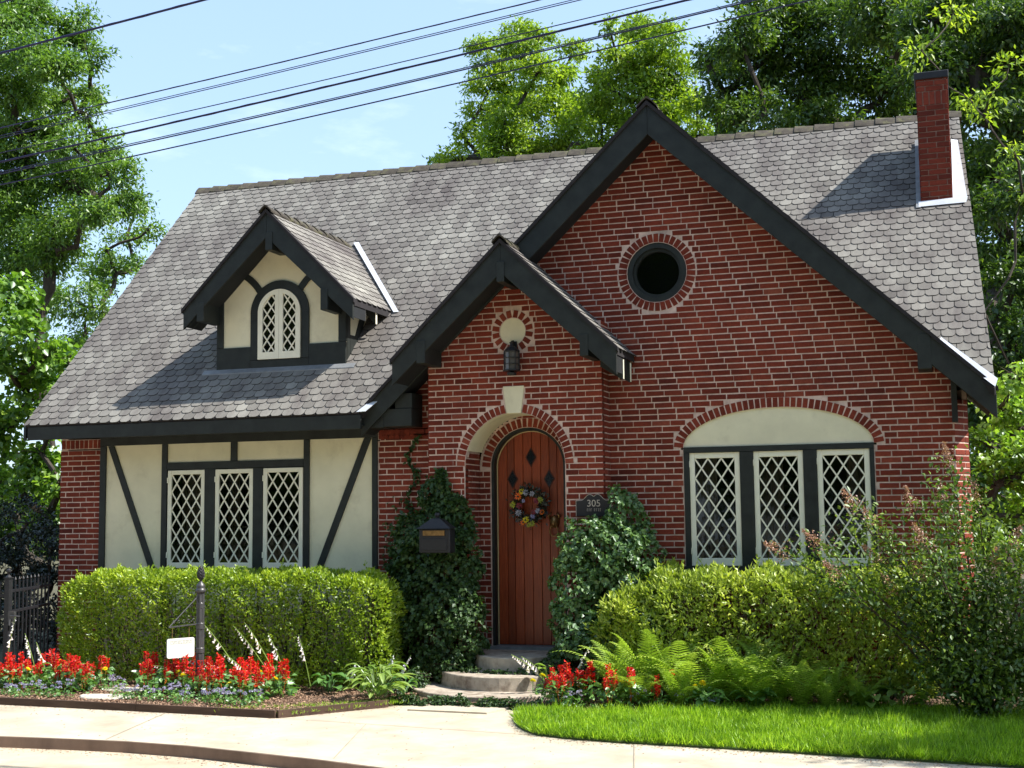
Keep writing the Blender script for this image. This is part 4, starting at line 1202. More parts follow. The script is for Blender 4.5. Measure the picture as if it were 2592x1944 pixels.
# ---------------------------------------------------------------- things on the wall
def petals(mb, c, nrm, r_, n=8, w=.45, cup=.2, tint=None):
    """a ring of petals round c facing nrm"""
    nrm = nrm.normalized(); a = nrm.cross(Vector((.3, .2, .9))).normalized(); b = nrm.cross(a)
    for i in range(n):
        th = 2 * math.pi * i / n + random.uniform(-.1, .1)
        d = a * math.cos(th) + b * math.sin(th); s = nrm.cross(d)
        k_ = r_ * random.uniform(.85, 1.1)
        base = c + d * r_ * .12; tip = c + d * k_ + nrm * cup * k_; m1 = c + d * k_ * .6 + nrm * cup * k_ * .9
        mb.add([base, m1 - s * k_ * w * .5, tip, m1 + s * k_ * w * .5], [(0, 1, 2), (0, 2, 3)], random.random() if tint is None else tint)
wc = Vector((-1.065, .18, 2.185))
wr = empty('door_wreath', wc, 'round twig wreath with orange, yellow and lavender flowers hanging on the front door', 'wreath')
m_ = MB()
for i in range(90):
    a0 = random.uniform(0, 6.28); rr_ = random.uniform(.115, .20)
    pts = []
    for k_ in range(7):
        a = a0 + k_ * .22; r2 = rr_ + random.uniform(-.02, .02)
        pts.append((r2 * math.cos(a), random.uniform(-.03, .04), r2 * math.sin(a)))
    m_.tube(pts, .0045, 4)
for i in range(40):
    a = random.uniform(0, 6.28)
    p = Vector((.18 * math.cos(a), -.01, .18 * math.sin(a)))
    a2 = a + random.uniform(-.8, .8)
    m_.tube([p, p + Vector((math.cos(a2) * .06, random.uniform(-.04, .02), math.sin(a2) * .06))], [.004, .001], 4)
m_.build('twig_ring', M['twig'], wr)
gq = np.random.default_rng(21); n_ = 420
an = gq.uniform(0, 6.28, n_); rr_ = gq.normal(.165, .035, n_)
Pp = np.stack([rr_ * np.cos(an), gq.uniform(-.05, .03, n_), rr_ * np.sin(an)], 1)
leaf_obj('greenery', Pp, unit(np.stack([np.cos(an), gq.normal(size=n_) * .5 - .3, np.sin(an)], 1) + gq.normal(size=(n_, 3)) * .5), np.tile([0, -1., .2], (n_, 1)) + gq.normal(size=(n_, 3)) * .4, .05, .02, gq.uniform(0, .5, n_), M['dark'], wr, kind='stuff')
FL = [(-.125, .105, .050, 'orange_big'), (-.085, .165, .038, 'yellow_petal'), (-.030, .150, .045, 'greyblue_petal'), (.045, .135, .036, 'greyblue_petal'), (-.19, .010, .046, 'yellowgreen_petal'), (-.115, .0, .042, 'burgundy_petal'),
      (-.125, -.085, .046, 'greyblue_petal'), (-.035, -.17, .048, 'yellow_petal'), (-.065, -.20, .042, 'orange_big'), (.045, -.215, .042, 'yellowgreen_petal'), (.0, -.23, .032, 'yellowgreen_petal'), (.145, .065, .044, 'yellowgreen_petal'),
      (.10, .055, .044, 'burgundy_petal'), (.065, -.075, .038, 'burgundy_petal'), (.11, -.065, .042, 'greyblue_petal'), (.165, -.08, .038, 'orange_big'), (.05, -.13, .034, 'purple_petal'), (-.06, .055, .028, 'purple_petal')]
M['orange_big'] = leafmat('orange_petal', (.75, .10, .01), (.85, .17, .015), (.9, .30, .02), .3, .03)
for x, z, r_, mat in FL:
    m_ = MB(); petals(m_, Vector((x, -.055, z)), Vector((random.uniform(-.2, .2), -1, random.uniform(-.1, .3))), r_, 9, .42, .15); petals(m_, Vector((x, -.062, z)), Vector((0, -1, .1)), r_ * .6, 7, .5, .3)
    f_ = m_.build('flower', M[mat], wr)
    if mat in ('orange_big', 'yellow_petal'):
        m_ = MB(); m_.tube([(x, -.06, z), (x, -.078, z)], [.012, .009], 8); m_.build('flower_eye', M['twig'], f_)

mbx = empty('mailbox', (-1.88, -.70, 1.66), 'small dark wall mailbox with a pitched lid and brass slot in the ivy', 'mailbox')
m_ = MB(); m_.extr([(-.185, 0), (.185, 0), (.185, .27), (-.185, .27)], front(-.10), -.17, 0)
m_.build('box', M['iron'], mbx, bevel=.008)
m_ = MB(); m_.add([(-.205, -.125, .272), (.205, -.125, .272), (.205, .07, .272), (-.205, .07, .272), (-.05, -.06, .385), (.05, -.06, .385), (.05, .06, .385), (-.05, .06, .385)],
                  [(3, 2, 1, 0), (4, 5, 6, 7), (0, 1, 5, 4), (1, 2, 6, 5), (2, 3, 7, 6), (3, 0, 4, 7)])
m_.lathe([(.02, .38), (.022, .40), (.034, .42), (.028, .445), (.0, .455)], (0, 0, 0), 10)
m_.build('lid', M['iron'], mbx)
m_ = MB(); m_.box(-.135, .125, -.112, -.100, .195, .25); m_.build('slot_plate', M['brass'], mbx)
m_ = MB(); m_.box(-.15, .15, -.108, -.100, .03, .16); m_.build('door', M['iron'], mbx, bevel=.003)

ln_ = empty('wall_lantern', (-1.06, -.45, 3.66), 'small black iron wall lantern below the round cream disc', 'lantern')
m_ = MB(); m_.lathe([(.05, 0), (.058, .015), (.058, .03), (.03, .034), (.02, .05)], (0, 0, 0), 8)
m_.lathe([(.105, .048), (.105, .06), (.085, .064)], (0, 0, 0), 8)
m_.lathe([(.095, .262), (.098, .275), (.055, .32), (.022, .335), (.018, .36), (.028, .375), (.0, .39)], (0, 0, 0), 8)
for i in range(8):
    a = 2 * math.pi * i / 8
    m_.tube([(.092 * math.cos(a), .092 * math.sin(a), .06), (.092 * math.cos(a), .092 * math.sin(a), .268)], .006, 4)
for z in (.125, .195):
    m_.tube([(.094 * math.cos(2 * math.pi * i / 16), .094 * math.sin(2 * math.pi * i / 16), z) for i in range(17)], .004, 4)
m_.build('cage', M['iron'], ln_)
m_ = MB(); m_.lathe([(.084, .062), (.084, .262)], (0, 0, 0), 8); m_.build('glass', M['lantern'], ln_)
m_ = MB(); m_.tube([(0, .12, .33), (0, .06, .40), (0, 0, .385)], .010, 6); m_.box(-.03, .03, .10, .118, .26, .40); m_.build('arm', M['iron'], ln_)
m_ = MB(); m_.tube([(0, 0, .07), (0, 0, .18)], [.012, .010], 8); m_.build('candle_bulb', M['shade'], ln_)

pq = empty('house_number_plaque', (-.145, -.345, 2.05), 'black arched plaque reading 305 on the wall right of the door', 'house number')
m_ = MB()
pts = [(-.205, 0), (.205, 0), (.205, .175)]
pts += [(x, .175 + .068 * (0.5 + .5 * math.cos(math.pi * min(1, abs(abs(x) - .045) / .105)))) for x in [.205 - .01 * i for i in range(1, 41)] if abs(x) < .15]
pts += [(-.205, .175)]
m_.extr(pts, front(-.0), 0, .018)
m_.build('plate', M['iron'], pq, bevel=.003)
m_ = MB()
for i in range(len(pts) - 1):
    if i == 0: continue
    (x0, z0), (x1, z1) = pts[i], pts[i + 1]
    m_.tube([(x0, -.018, z0), (x1, -.018, z1)], .0035, 4)
m_.tube([(-.205, -.018, .175), (-.205, -.018, 0)], .0035, 4)
m_.build('rim', M['silver'], pq)
def text_part(body, size, loc, mat, parent, name, rot=(R(90), 0, 0), ext=.002):
    cu = bpy.data.curves.new(name, 'FONT'); cu.body = body; cu.size = size; cu.align_x = 'CENTER'; cu.extrude = ext
    tmp = bpy.data.objects.new('tmp', cu); C.objects.link(tmp)
    dg = bpy.context.evaluated_depsgraph_get(); dg.update()
    me = bpy.data.meshes.new_from_object(tmp.evaluated_get(dg))
    bpy.data.objects.remove(tmp)
    me.materials.clear(); me.materials.append(mat); me.name = name
    o = bpy.data.objects.new(name, me); C.objects.link(o); o.parent = parent; o.location = loc; o.rotation_euler = rot
    return o
text_part('305', .108, (0, -.0215, .108), M['silver'], pq, 'numerals')
m_ = MB()
for x, w in ((-.072, .012), (-.052, .010), (-.030, .012), (.010, .012), (.032, .014), (.056, .010), (.076, .012)):
    m_.box(x - w / 2, x - w / 2 + .004, -.021, -.0185, .055, .085); m_.box(x - w / 2, x + w / 2, -.021, -.0185, .082, .086)
m_.build('worn_lettering', M['silver'], pq)

lamp = empty('table_lamp', (-4.05, .62, 1.35), 'white shaded table lamp behind the third diamond-paned window', 'lamp')
m_ = MB(); m_.lathe([(.17, .42), (.09, .68)], (0, 0, 0), 20); m_.build('lamp_shade', M['shade'], lamp)
m_ = MB(); m_.lathe([(.07, 0), (.07, .02), (.02, .05), (.05, .16), (.06, .24), (.02, .34), (.012, .45)], (0, 0, 0), 14); m_.build('lamp_base', M['brass'], lamp)
tb = MB(); tb.box(-4.5, -3.8, .45, .9, 1.28, 1.35)
for x, y in ((-4.46, .49), (-3.84, .49), (-4.46, .86), (-3.84, .86)): tb.box(x - .02, x + .02, y - .02, y + .02, .4, 1.28)
tag(tb.build('side_table', M['interior']), 'dark side table inside the third window under the white lamp', 'table')

# ---------------------------------------------------------------- overhead cables
CAB = [([(-6.9, 6.10), (-4.439, 6.337), (-2.279, 6.527), (4.5, 7.3)], .0125, 'thick black cable crossing the top left corner of the view'),
       ([(-6.9, 6.66), (-4.455, 6.795), (-4.275, 6.806), (2.0, 7.4)], .007, 'black cable just clipping the top left corner'),
       ([(-7.5, 5.33), (-4.415, 5.619), (-1.0, 5.932), (.894, 6.085), (6.5, 6.72)], .0065, 'topmost cable of the eight strung above the roof'),
       ([(-7.5, 5.27), (-4.413, 5.562), (-.999, 5.873), (1.045, 6.064), (6.5, 6.68)], .0042, 'thin second cable from the top above the roof'),
       ([(-7.5, 5.24), (-4.412, 5.519), (-.999, 5.853), (1.089, 6.050), (6.5, 6.64)], .0048, 'thin third cable from the top above the roof'),
       ([(-7.5, 5.13), (-4.407, 5.368), (-.999, 5.667), (1.74, 5.975), (6.5, 6.50)], .0052, 'cable running right above the thickest twisted bundle'),
       ([(-7.5, 5.04), (-4.404, 5.291), (-.999, 5.628), (1.811, 5.955), (6.5, 6.48)], .0105, 'thickest twisted cable bundle above the roof'),
       ([(-7.5, 4.96), (-4.401, 5.201), (-.999, 5.506), (2.077, 5.852), (6.5, 6.37)], .0050, 'upper one of the close cable pair above the lowest cable'),
       ([(-7.5, 4.93), (-4.400, 5.175), (-.999, 5.486), (2.077, 5.830), (6.5, 6.35)], .0070, 'lower one of the close cable pair above the lowest cable'),
       ([(-7.5, 4.84), (-4.397, 5.089), (-.999, 5.400), (2.075, 5.750), (6.5, 6.26)], .0070, 'lowest cable crossing above the roof')]
for ci, (pts, r_, lab) in enumerate(CAB):
    # smooth through the points
    xs = [p[0] for p in pts]; zs = [p[1] for p in pts]
    co = np.polyfit(xs, zs, 2)
    X_ = np.linspace(-22, 22, 90); Z_ = np.polyval(co, X_)
    r_ *= .8
    m_ = MB(); m_.tube([(x, -5.0 - .02 * (ci % 3), z) for x, z in zip(X_, Z_)], r_, 8)
    if ci in (0, 2, 6):   # lashing wire wound round the bundle
        Xh = np.linspace(-9, 9, 700); Zh = np.polyval(co, Xh)
        m_.tube([(x, -5.0 - .02 * (ci % 3) + math.cos(x * 9) * r_ * .95, z + math.sin(x * 9) * r_ * .95) for x, z in zip(Xh, Zh)], r_ * .33, 4)
    tag(m_.build('overhead_cable', M['cable'], smooth=True), lab, 'cable', 'overhead cables strung along the street')

# ================================================================ planting
def crown_leaves(blobs, dens, g, sig=.20, droop=.5):
    P, D, N = [], [], []
    for x, y, z, r_ in blobs:
        nt = max(6, int(15 * (r_ / .8) ** 1.6))
        nl = int(dens * r_ * r_ / nt) + 1
        d = rand_dirs(nt, g); rad = r_ * g.uniform(0.1, 1, nt) ** .45
        c = np.array([x, y, z]) + d * rad[:, None] * np.array([1, 1, .85])
        sg = sig * (r_ / .8) ** .5
        off = g.normal(size=(nt, nl, 3)) * sg * np.array([1.15, 1.15, .6])
        p = (c[:, None, :] + off).reshape(-1, 3)
        out = unit(p - np.array([x, y, z]))
        dd = unit(out * .7 + g.normal(size=p.shape) * .8 + np.array([0, 0, -droop]))
        nn = unit(g.normal(size=p.shape) * .55 + np.array([0, 0, 1.0]) + out * .4)
        P.append(p); D.append(dd); N.append(nn)
    return np.concatenate(P), np.concatenate(D), np.concatenate(N)


def limbs(base, blobs, trunk_r, g, lo=.02):
    """trunk and limbs joining every clump to the nearest clump already reached"""
    nodes = [Vector(base)]; par = [-1]
    rest = sorted([Vector(b[:3]) for b in blobs], key=lambda p: p.z)
    zmin = rest[0].z
    fork = Vector((sum(p.x for p in rest[:4]) / 4 * .5 + base[0] * .5, sum(p.y for p in rest[:4]) / 4 * .5 + base[1] * .5, max(base[2] + .5, zmin * .8 + base[2] * .2)))
    nodes.append(fork); par.append(0)
    for p in rest:
        best = min(range(1, len(nodes)), key=lambda i: (nodes[i] - p).length + (2.0 if nodes[i].z > p.z + .3 else 0))
        nodes.append(p); par.append(best)
    cnt = [1] * len(nodes)
    for i in range(len(nodes) - 1, 0, -1): cnt[par[i]] += cnt[i]
    m_ = MB()
    rad = [min(trunk_r, lo + trunk_r * .75 * (c / len(nodes)) ** .55) for c in cnt]
    for i in range(1, len(nodes)):
        a, b = nodes[par[i]], nodes[i]
        L_ = (b - a).length; pts = []; rs = []
        n_ = max(3, min(9, int(L_ / .5)))
        for k_ in range(n_ + 1):
            t_ = k_ / n_
            p = a.lerp(b, t_)
            if 0 < k_ < n_: p = p + Vector(g.normal(size=3) * L_ * .045)
            if par[i] > 0: p.z -= math.sin(t_ * math.pi) * L_ * .06
            pts.append(p); rs.append((rad[par[i]] if par[i] == 0 else min(rad[par[i]], rad[i] * 1.6)) * (1 - t_) + rad[i] * t_)
        m_.tube(pts, rs, 7 if rad[i] > .08 else 5)
    # twigs
    for x, y, z, r_ in blobs:
        for k_ in range(5):
            d = Vector(rand_dirs(1, g)[0]); d.z = abs(d.z) * .6
            c_ = Vector((x, y, z))
            m_.tube([c_, c_ + d * r_ * .5 + Vector(g.normal(size=3) * .05), c_ + d * r_ * .95], [lo * .7, lo * .5, lo * .2], 4)
    return m_


def tree(name, label, cat, blobs, base, mat, L, W, dens, seed, trunk_r=.25, group=None, sig=.20, droop=.5, tb=.5, lo=.02):
    g = np.random.default_rng(seed)
    o = empty(name, base, label, cat, group)
    P, D, N = crown_leaves(blobs, dens, g, sig, droop)
    zz = g.normal(tb, .22, len(P))
    n = len(P)
    cr = leaf_obj('crown', P, D, N, L * g.uniform(.65, 1.2, n), W * g.uniform(.7, 1.2, n), np.clip(zz, 0, 1), mat)
    tr = limbs(base, blobs, trunk_r, g, lo).build('trunk', M['bark'])
    adopt(o, cr, tr)
    return o

def mean_base(bl, z=.1):
    return (sum(b[0] for b in bl) / len(bl), sum(b[1] for b in bl) / len(bl), z)

tree('pecan_tree', 'tall dark green pecan tree rising beyond the left end of the roof', 'tree', BLOBS['A'], (-21.0, 16.2, 0), M['treeA'], .165, .065, 3300, 1, .22, 'trees behind the house')
tree('slender_tree', 'thin open tree with sky showing through, between the pecan and the left roof slope', 'tree', BLOBS['B'], (-19.5, 21.2, 0), M['treeA'], .17, .07, 1700, 2, .12, 'trees behind the house', tb=.55)
tree('light_green_tree', 'light green airy tree behind the ridge left of the big gable peak', 'tree', BLOBS['E'], (-12.2, 30.2, 0), M['treeE'], .20, .085, 2000, 3, .15, 'trees behind the house')
tree('light_green_tree', 'light green tree directly behind the peak of the big gable', 'tree', BLOBS['F'], (-5.6, 27.2, 0), M['treeE'], .20, .085, 2100, 4, .14, 'trees behind the house', tb=.45)
tree('oak_tree', 'broad dark tree behind the ridge left of the chimney', 'tree', BLOBS['G'], (.2, 20.5, 0), M['treeG'], .18, .08, 2600, 5, .24, 'trees behind the house', tb=.55)
tree('oak_tree', 'deep green tree filling the view behind and right of the chimney', 'tree', BLOBS['H'], (6.4, 12.4, 0), M['treeG'], .15, .07, 3200, 6, .22, 'trees behind the house', tb=.45)
tree('young_tree', 'slim tree with bright leaf tufts beside the chimney top', 'tree', BLOBS['Hl'], (4.7, 9.2, 0), M['treeE'], .13, .06, 1300, 7, .026, 'trees behind the house', tb=.68, lo=.006)
tree('oak_tree', 'darkest tree mass at the far right edge behind the deep green tree', 'tree', BLOBS['K'], (12.5, 24.5, 0), M['treeG'], .24, .13, 1500, 17, .3, 'trees behind the house', tb=.3)
tree('redbud_bush', 'large leafy bright green bush left of the house under the eave', 'bush', BLOBS['C'], mean_base(BLOBS['C']), M['bushC'], .135, .12, 1900, 8, .10, tb=.5, sig=.16, lo=.015)
tree('evergreen_bush', 'low dark evergreen bush behind the iron fence', 'bush', BLOBS['D'], mean_base(BLOBS['D']), M['dark'], .06, .035, 7000, 9, .08, tb=.4, sig=.14, lo=.012)
tree('leafy_bush', 'tall bright green bush beyond the right corner of the house', 'bush', BLOBS['I'], mean_base(BLOBS['I']), M['bushC'], .085, .065, 4200, 10, .08, tb=.6, sig=.14, lo=.012)

# unseen trees added across the street to block sky light, mirrored in the panes
g = np.random.default_rng(70)
for i, (x, y) in enumerate(((-22, -27), (-13, -25), (-4, -27), (5, -25.5), (14, -27), (23, -26))):
    bl = [(x + g.normal() * 2.6, y + g.normal() * 1.6, g.uniform(2.4, 14.0), g.uniform(1.3, 2.2)) for k_ in range(34)]
    tree('sky_blocking_tree', 'leafy tree added unseen behind the viewer to block sky light, number %s from the left end' % ('one', 'two', 'three', 'four', 'five', 'six')[i], 'tree', bl, (x, y, 0), M['treeA'], .42, .26, 300, 71 + i, .35, 'trees added across the street to block sky light', sig=.3)

g = np.random.default_rng(80)
bl = [(11.2 + g.normal() * 1.3, -2.4 + g.normal() * .5, g.uniform(5.5, 9.0), g.uniform(.55, .85)) for k_ in range(15)]
tree('shade_tree', 'tree standing in the lawn out of view to the right, whose shade dapples the grass', 'tree', bl, (10.5, -2.2, .1), M['treeA'], .15, .08, 1500, 81, .14)

# distant wood: one mass
g = np.random.default_rng(50)
wb = []
for i in range(150):
    x = g.uniform(-75, 60); wb.append((x, g.uniform(46, 62), abs(g.normal(0, 2.6)) + .5 + (1.5 if x > 5 else 0), g.uniform(1.6, 2.8)))
P, D, N = crown_leaves(wb, 120, g, .5)
n = len(P)
wood = leaf_obj('distant_wood', P, D, N, .55 * g.uniform(.7, 1.2, n), .32, np.clip(g.normal(.4, .2, n), 0, 1), M['treeG'])
wood['kind'] = 'stuff'
wood['label'] = 'mass of distant woodland behind the trees'; wood['category'] = 'woodland'


# ---------------------------------------------------------------- hedges
def superell(n, g, a, b, c, e=.35):
    """points and outward directions on a rounded box of half sizes a,b,c"""
    d = rand_dirs(n * 3, g)
    w_ = np.abs(d)
    p_ = 1 / e * 1.3
    k_ = (w_[:, 0] ** p_ + w_[:, 1] ** p_ + w_[:, 2] ** p_) ** (-1 / p_)
    pts = d * k_[:, None]
    nrm = unit(np.sign(d) * (np.abs(pts) ** (p_ - 1)) / np.array([a, b, c]))
    pts = pts * np.array([a, b, c])
    return pts, nrm


def hedge(name, label, cat, ctr, half, mat, n, L, W, seed, tb=.55, wob=.06, sprigs=40, core=True, shape=None, loc=None, e=.3, out=.9, parent_cat=True):
    g = np.random.default_rng(seed)
    a, b, c = half
    # sample evenly over the faces by weighting with area
    pts = []; nr = []
    F_ = [(0, 1, 2), (0, 1, 2)]
    faces = [('x', b * c), ('y', a * c), ('z', a * b)]
    tot = sum(f[1] for f in faces) * 2
    for ax, ar in faces:
        for s in (-1, 1):
            if ax == 'z' and s < 0: continue
            m = int(n * ar / tot) + 10
            u, v = g.uniform(-1, 1, m), g.uniform(-1, 1, m)
            p = {'x': np.stack([np.full(m, s), u, v], 1), 'y': np.stack([u, np.full(m, s), v], 1), 'z': np.stack([u, v, np.full(m, s)], 1)}[ax]
            pts.append(p)
    q = np.concatenate(pts).astype(float)
    p_ = 1 / e * 2
    kk_ = (np.abs(q) ** p_).sum(1) ** (-1 / p_)
    q = q * kk_[:, None]
    nrm = unit(np.sign(q) * np.abs(q) ** (p_ - 1) / np.array(half))
    P = q * np.array(half)
    X, Y, Z = P[:, 0] + ctr[0], P[:, 1] + ctr[1], P[:, 2] + ctr[2]
    w_ = (np.sin(X * 5.1 + seed) * np.sin(Z * 6.3 + Y * 4) + .6 * np.sin(X * 11.3 + Z * 9.1) + .5 * np.sin(X * 19 + Y * 13 + Z * 17)) * wob
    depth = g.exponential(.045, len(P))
    P = P + nrm * (w_ - depth)[:, None]
    if shape is not None: P = shape(P, g)
    # drop leaves in hollows, so twigs and depth show
    hol = np.sin(P[:, 0] * 23 + P[:, 2] * 9 + seed) * np.sin(P[:, 2] * 27 + P[:, 0] * 7) + .5 * np.sin(P[:, 0] * 51) * np.sin(P[:, 2] * 47)
    kp = g.uniform(0, 1, len(P)) < np.clip((.95 if seed == 3 else .85) + .7 * hol, .45 if seed == 3 else .3, 1)
    P, nrm, depth = P[kp], nrm[kp], depth[kp]
    # new shoots standing out of the clipped surface
    sh = g.integers(0, len(P), 260 if seed == 3 else 420); rep = 9
    tt_ = np.tile(np.arange(rep) / rep, len(sh))[:, None]
    sd = unit(nrm[sh] * .55 + np.array([0, 0, .9]) + g.normal(size=(len(sh), 3)) * .25)
    ln_ = (.05 + .09 * g.uniform(0, 1, len(sh)) ** 2) * (1.0 if seed == 3 else 1.7)
    PS = np.repeat(P[sh], rep, 0) + np.repeat(sd * ln_[:, None], rep, 0) * tt_ + g.normal(size=(len(sh) * rep, 3)) * .006
    P = np.concatenate([P, PS]); nrm = np.concatenate([nrm, np.repeat(nrm[sh], rep, 0)]); depth = np.concatenate([depth, np.full(len(PS), -.03)])
    m = len(P)
    D = unit(nrm * out + g.normal(size=(m, 3)) * .55 + np.array([0, 0, .45]))
    N = unit(nrm * .7 + g.normal(size=(m, 3)) * .55 + np.array([.0, 0, .55]))
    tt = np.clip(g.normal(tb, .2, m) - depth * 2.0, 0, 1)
    o = empty(name, (ctr[0], ctr[1], ctr[2] - c), label, cat)
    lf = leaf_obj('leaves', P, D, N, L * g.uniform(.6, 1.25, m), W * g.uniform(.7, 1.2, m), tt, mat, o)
    lf.location = (0, 0, c)
    # twigs inside
    mb = MB()
    for i in range(90):
        x, y = g.uniform(-a * .85, a * .85), g.uniform(-b * .45, b * .7)
        top = Vector((x + g.normal() * .1, y + g.normal() * .1, c * 2 * g.uniform(.6, .92)))
        if shape is not None:
            tp = shape(np.array([[top.x, top.y, top.z - c]]), g)[0]; top = Vector((tp[0], tp[1], tp[2] + c))
        mb.tube([(x * .85, y * .8, -.05), ((x + top.x) / 2 + g.normal() * .04, (y + top.y) / 2, top.z * .5), top], [.012, .009, .004], 4)
    mb.build('branches', M['twig'], o)
    return o


hedge('clipped_hedge', 'long clipped yellow-green boxwood hedge under the left windows', 'hedge', (-4.47, -.86, .80), (2.13, .42, .655), M['hedge'], 74000, .048, .023, 3, tb=.62, wob=.030, out=.75)
def az_shape(P, g):
    # lower towards the left end
    X = P[:, 0] + 1.75
    f = np.clip((X + .05) / .75, 0, 1) ** .6
    P = P.copy(); P[:, 2] = (P[:, 2] + .65) * (.70 + .30 * f) - .65
    return P
hedge('azalea_hedge', 'rounded yellow-green azalea hedge under the right window', 'hedge', (1.75, -.62, .78), (1.80, .42, .66), M['azalea'], 44000, .070, .027, 4, tb=.70, wob=.07, out=.6, shape=az_shape, e=.45)


# ---------------------------------------------------------------- ivy
def ivy(name, label, base, fn, n, mat, seed, L=.058, extra=()):
    g = np.random.default_rng(seed)
    P, nrm = fn(n, g)
    m = len(P)
    # gather into sprays
    cl = P[g.integers(0, m, 260)]
    idx = g.integers(0, 260, m)
    d = np.linalg.norm(P[:, None, :] - cl[None, :8, :], axis=2) if False else None
    D = unit(g.normal(size=(m, 3)) * .6 + nrm * .35 + np.array([0, 0, -.7]))
    N = unit(nrm * 1.0 + g.normal(size=(m, 3)) * .45 + np.array([0, 0, .35]))
    tt = np.clip(g.normal(.5, .22, m), 0, 1)
    o = empty(name, base, label, 'ivy')
    lf = leaf_obj('leaves', P, D, N, L * g.uniform(.55, 1.2, m), L * .85 * g.uniform(.6, 1.2, m), tt, mat)
    mb = MB()
    for i in range(26 if name == 'climbing_ivy' else 40):
        k_ = g.integers(0, m)
        tip = Vector(P[k_])
        if name != 'climbing_ivy':      # short runners that hug the step
            d_ = Vector((g.normal(), g.normal() * .3, 0)) * .05
            mb.tube([tip - d_, tip + Vector((0, 0, .004)), tip + d_], .003, 4); continue
        b0 = Vector((base[0] + g.normal() * .15, tip.y * .3 + base[1] * .7, base[2]))
        mid = (tip + b0) / 2 + Vector((g.normal() * .06, 0, 0))
        mb.tube([b0, mid, tip], [.010, .007, .003], 4)
    for pts in extra: mb.tube(pts, .007, 4)
    st_ = mb.build('stems', M['twig'])
    adopt(o, lf, st_)
    return o

def mound(n, g, cols):
    """cols: list of (x, y, z, rx, ry, rz) ellipsoids; leaves on the outer shells"""
    P, Nn = [], []
    w_ = np.array([c[3] * c[5] for c in cols]); w_ = w_ / w_.sum()
    for c, f in zip(cols, w_):
        m = int(n * f)
        d = rand_dirs(m, g); d[:, 1] = -np.abs(d[:, 1]) * .9 + .15
        d = unit(d)
        rr_ = 1 - g.exponential(.10, m)
        rr_ += .09 * np.sin(d[:, 0] * 9 + c[0] * 7) * np.sin(d[:, 2] * 11 + c[2] * 5)
        q_ = np.array(c[:3]) + d * np.array(c[3:]) * rr_[:, None]
        nz_ = np.sin(q_[:, 0] * 17 + q_[:, 2] * 6) * np.sin(q_[:, 2] * 19 + q_[:, 0] * 5) + .6 * np.sin(q_[:, 0] * 37 + q_[:, 1] * 20) * np.sin(q_[:, 2] * 33)
        keep = g.uniform(0, 1, m) < np.clip(.75 + .75 * nz_, .12, 1)
        nn_ = unit(d / np.array(c[3:]))
        q_ = q_ + nn_ * (np.clip(nz_, -.6, 1) * .055)[:, None] * min(1, c[4] / .2)
        P.append(q_[keep]); Nn.append(nn_[keep])
    return np.concatenate(P), np.concatenate(Nn)

IVL = [(-2.02, -.36, 1.35, .50, .26, .62), (-1.98, -.40, .80, .52, .36, .60), (-2.12, -.36, 1.75, .46, .14, .40), (-1.92, -.36, 2.05, .34, .08, .30), (-2.03, -.36, 2.30, .20, .06, .22), (-2.36, -.26, 1.0, .32, .30, .62), (-1.62, -.40, 1.55, .14, .12, .40), (-1.62, -.50, .85, .24, .26, .42), (-2.42, -.2, 1.55, .24, .16, .46), (-1.72, -.36, 1.95, .12, .06, .20)]
def ivl(n, g):
    P, Nn = mound(n, g, IVL)
    m = 900   # thin growth on the brick, left of the mound and above it
    x = g.uniform(-2.85, -2.2, m); z = g.uniform(.9, 2.35, m) - .25 * np.abs(g.normal(size=m))
    k_ = g.uniform(0, 1, m) < np.clip((2.6 - z) / 1.6, 0, 1)
    p2 = np.stack([x, np.full(m, -.02), z], 1)[k_]
    # one long tendril on the strip of wall
    t_ = np.linspace(0, 1, 160)
    p3 = np.stack([-2.50 + .06 * np.sin(t_ * 14) + .05 * t_ + g.normal(size=160) * .02, np.full(160, -.015), 1.9 + 1.15 * t_], 1)
    m4 = 900  # climbing on the porch pier up to its point
    z4 = 1.9 + .72 * g.uniform(0, 1, m4) ** 1.3; x4 = -1.98 + g.normal(size=m4) * .17 * (2.75 - z4)
    p4 = np.stack([x4, np.full(m4, -.355), z4], 1)
    ex = np.concatenate([p2, p3, p4])
    return np.concatenate([P, ex]), np.concatenate([Nn, np.tile([0, -1.0, .1], (len(ex), 1))])
ivy('climbing_ivy', 'dark mound of climbing ivy left of the front door around the mailbox', (-2.0, -.45, .16), ivl, 21000, M['ivy'], 12)
IVR = [(-.12, -.48, 1.72, .40, .22, .33), (.10, -.46, 1.50, .40, .26, .50), (.22, -.40, 1.05, .34, .30, .5), (.13, -.42, 2.12, .09, .12, .30), (-.30, -.55, 1.2, .26, .24, .55), (-.30, -.58, .78, .26, .28, .36), (.10, -.5, .7, .5, .34, .45), (.34, -.20, 1.5, .24, .18, .5), (.20, -.22, 2.0, .20, .13, .35), (.30, -.15, .8, .30, .2, .5)]
ivy('climbing_ivy', 'leafy mound of bright ivy right of the front door under the 305 plaque', (.05, -.5, .16), lambda n, g: mound(n, g, IVR), 22000, leafmat('ivy_leaf_sun_painted', (.035, .085, .022), (.085, .17, .045), (.19, .31, .11), .25, .04, .42), 13, L=.058)  # lit copy of the ivy leaf, sunlight put into its brighter colours
IVG = [(-1.86, -.56, .44, .20, .22, .18), (-1.72, -.62, .42, .12, .12, .12), (-2.08, -.92, .26, .16, .22, .14), (-1.40, -.80, .365, .18, .035, .05), (-1.05, -.85, .36, .16, .03, .035), (-.78, -.82, .37, .14, .035, .05), (-.50, -.66, .42, .16, .18, .18), (-.30, -.85, .32, .20, .22, .16), (-2.20, -1.2, .2, .12, .2, .08)]
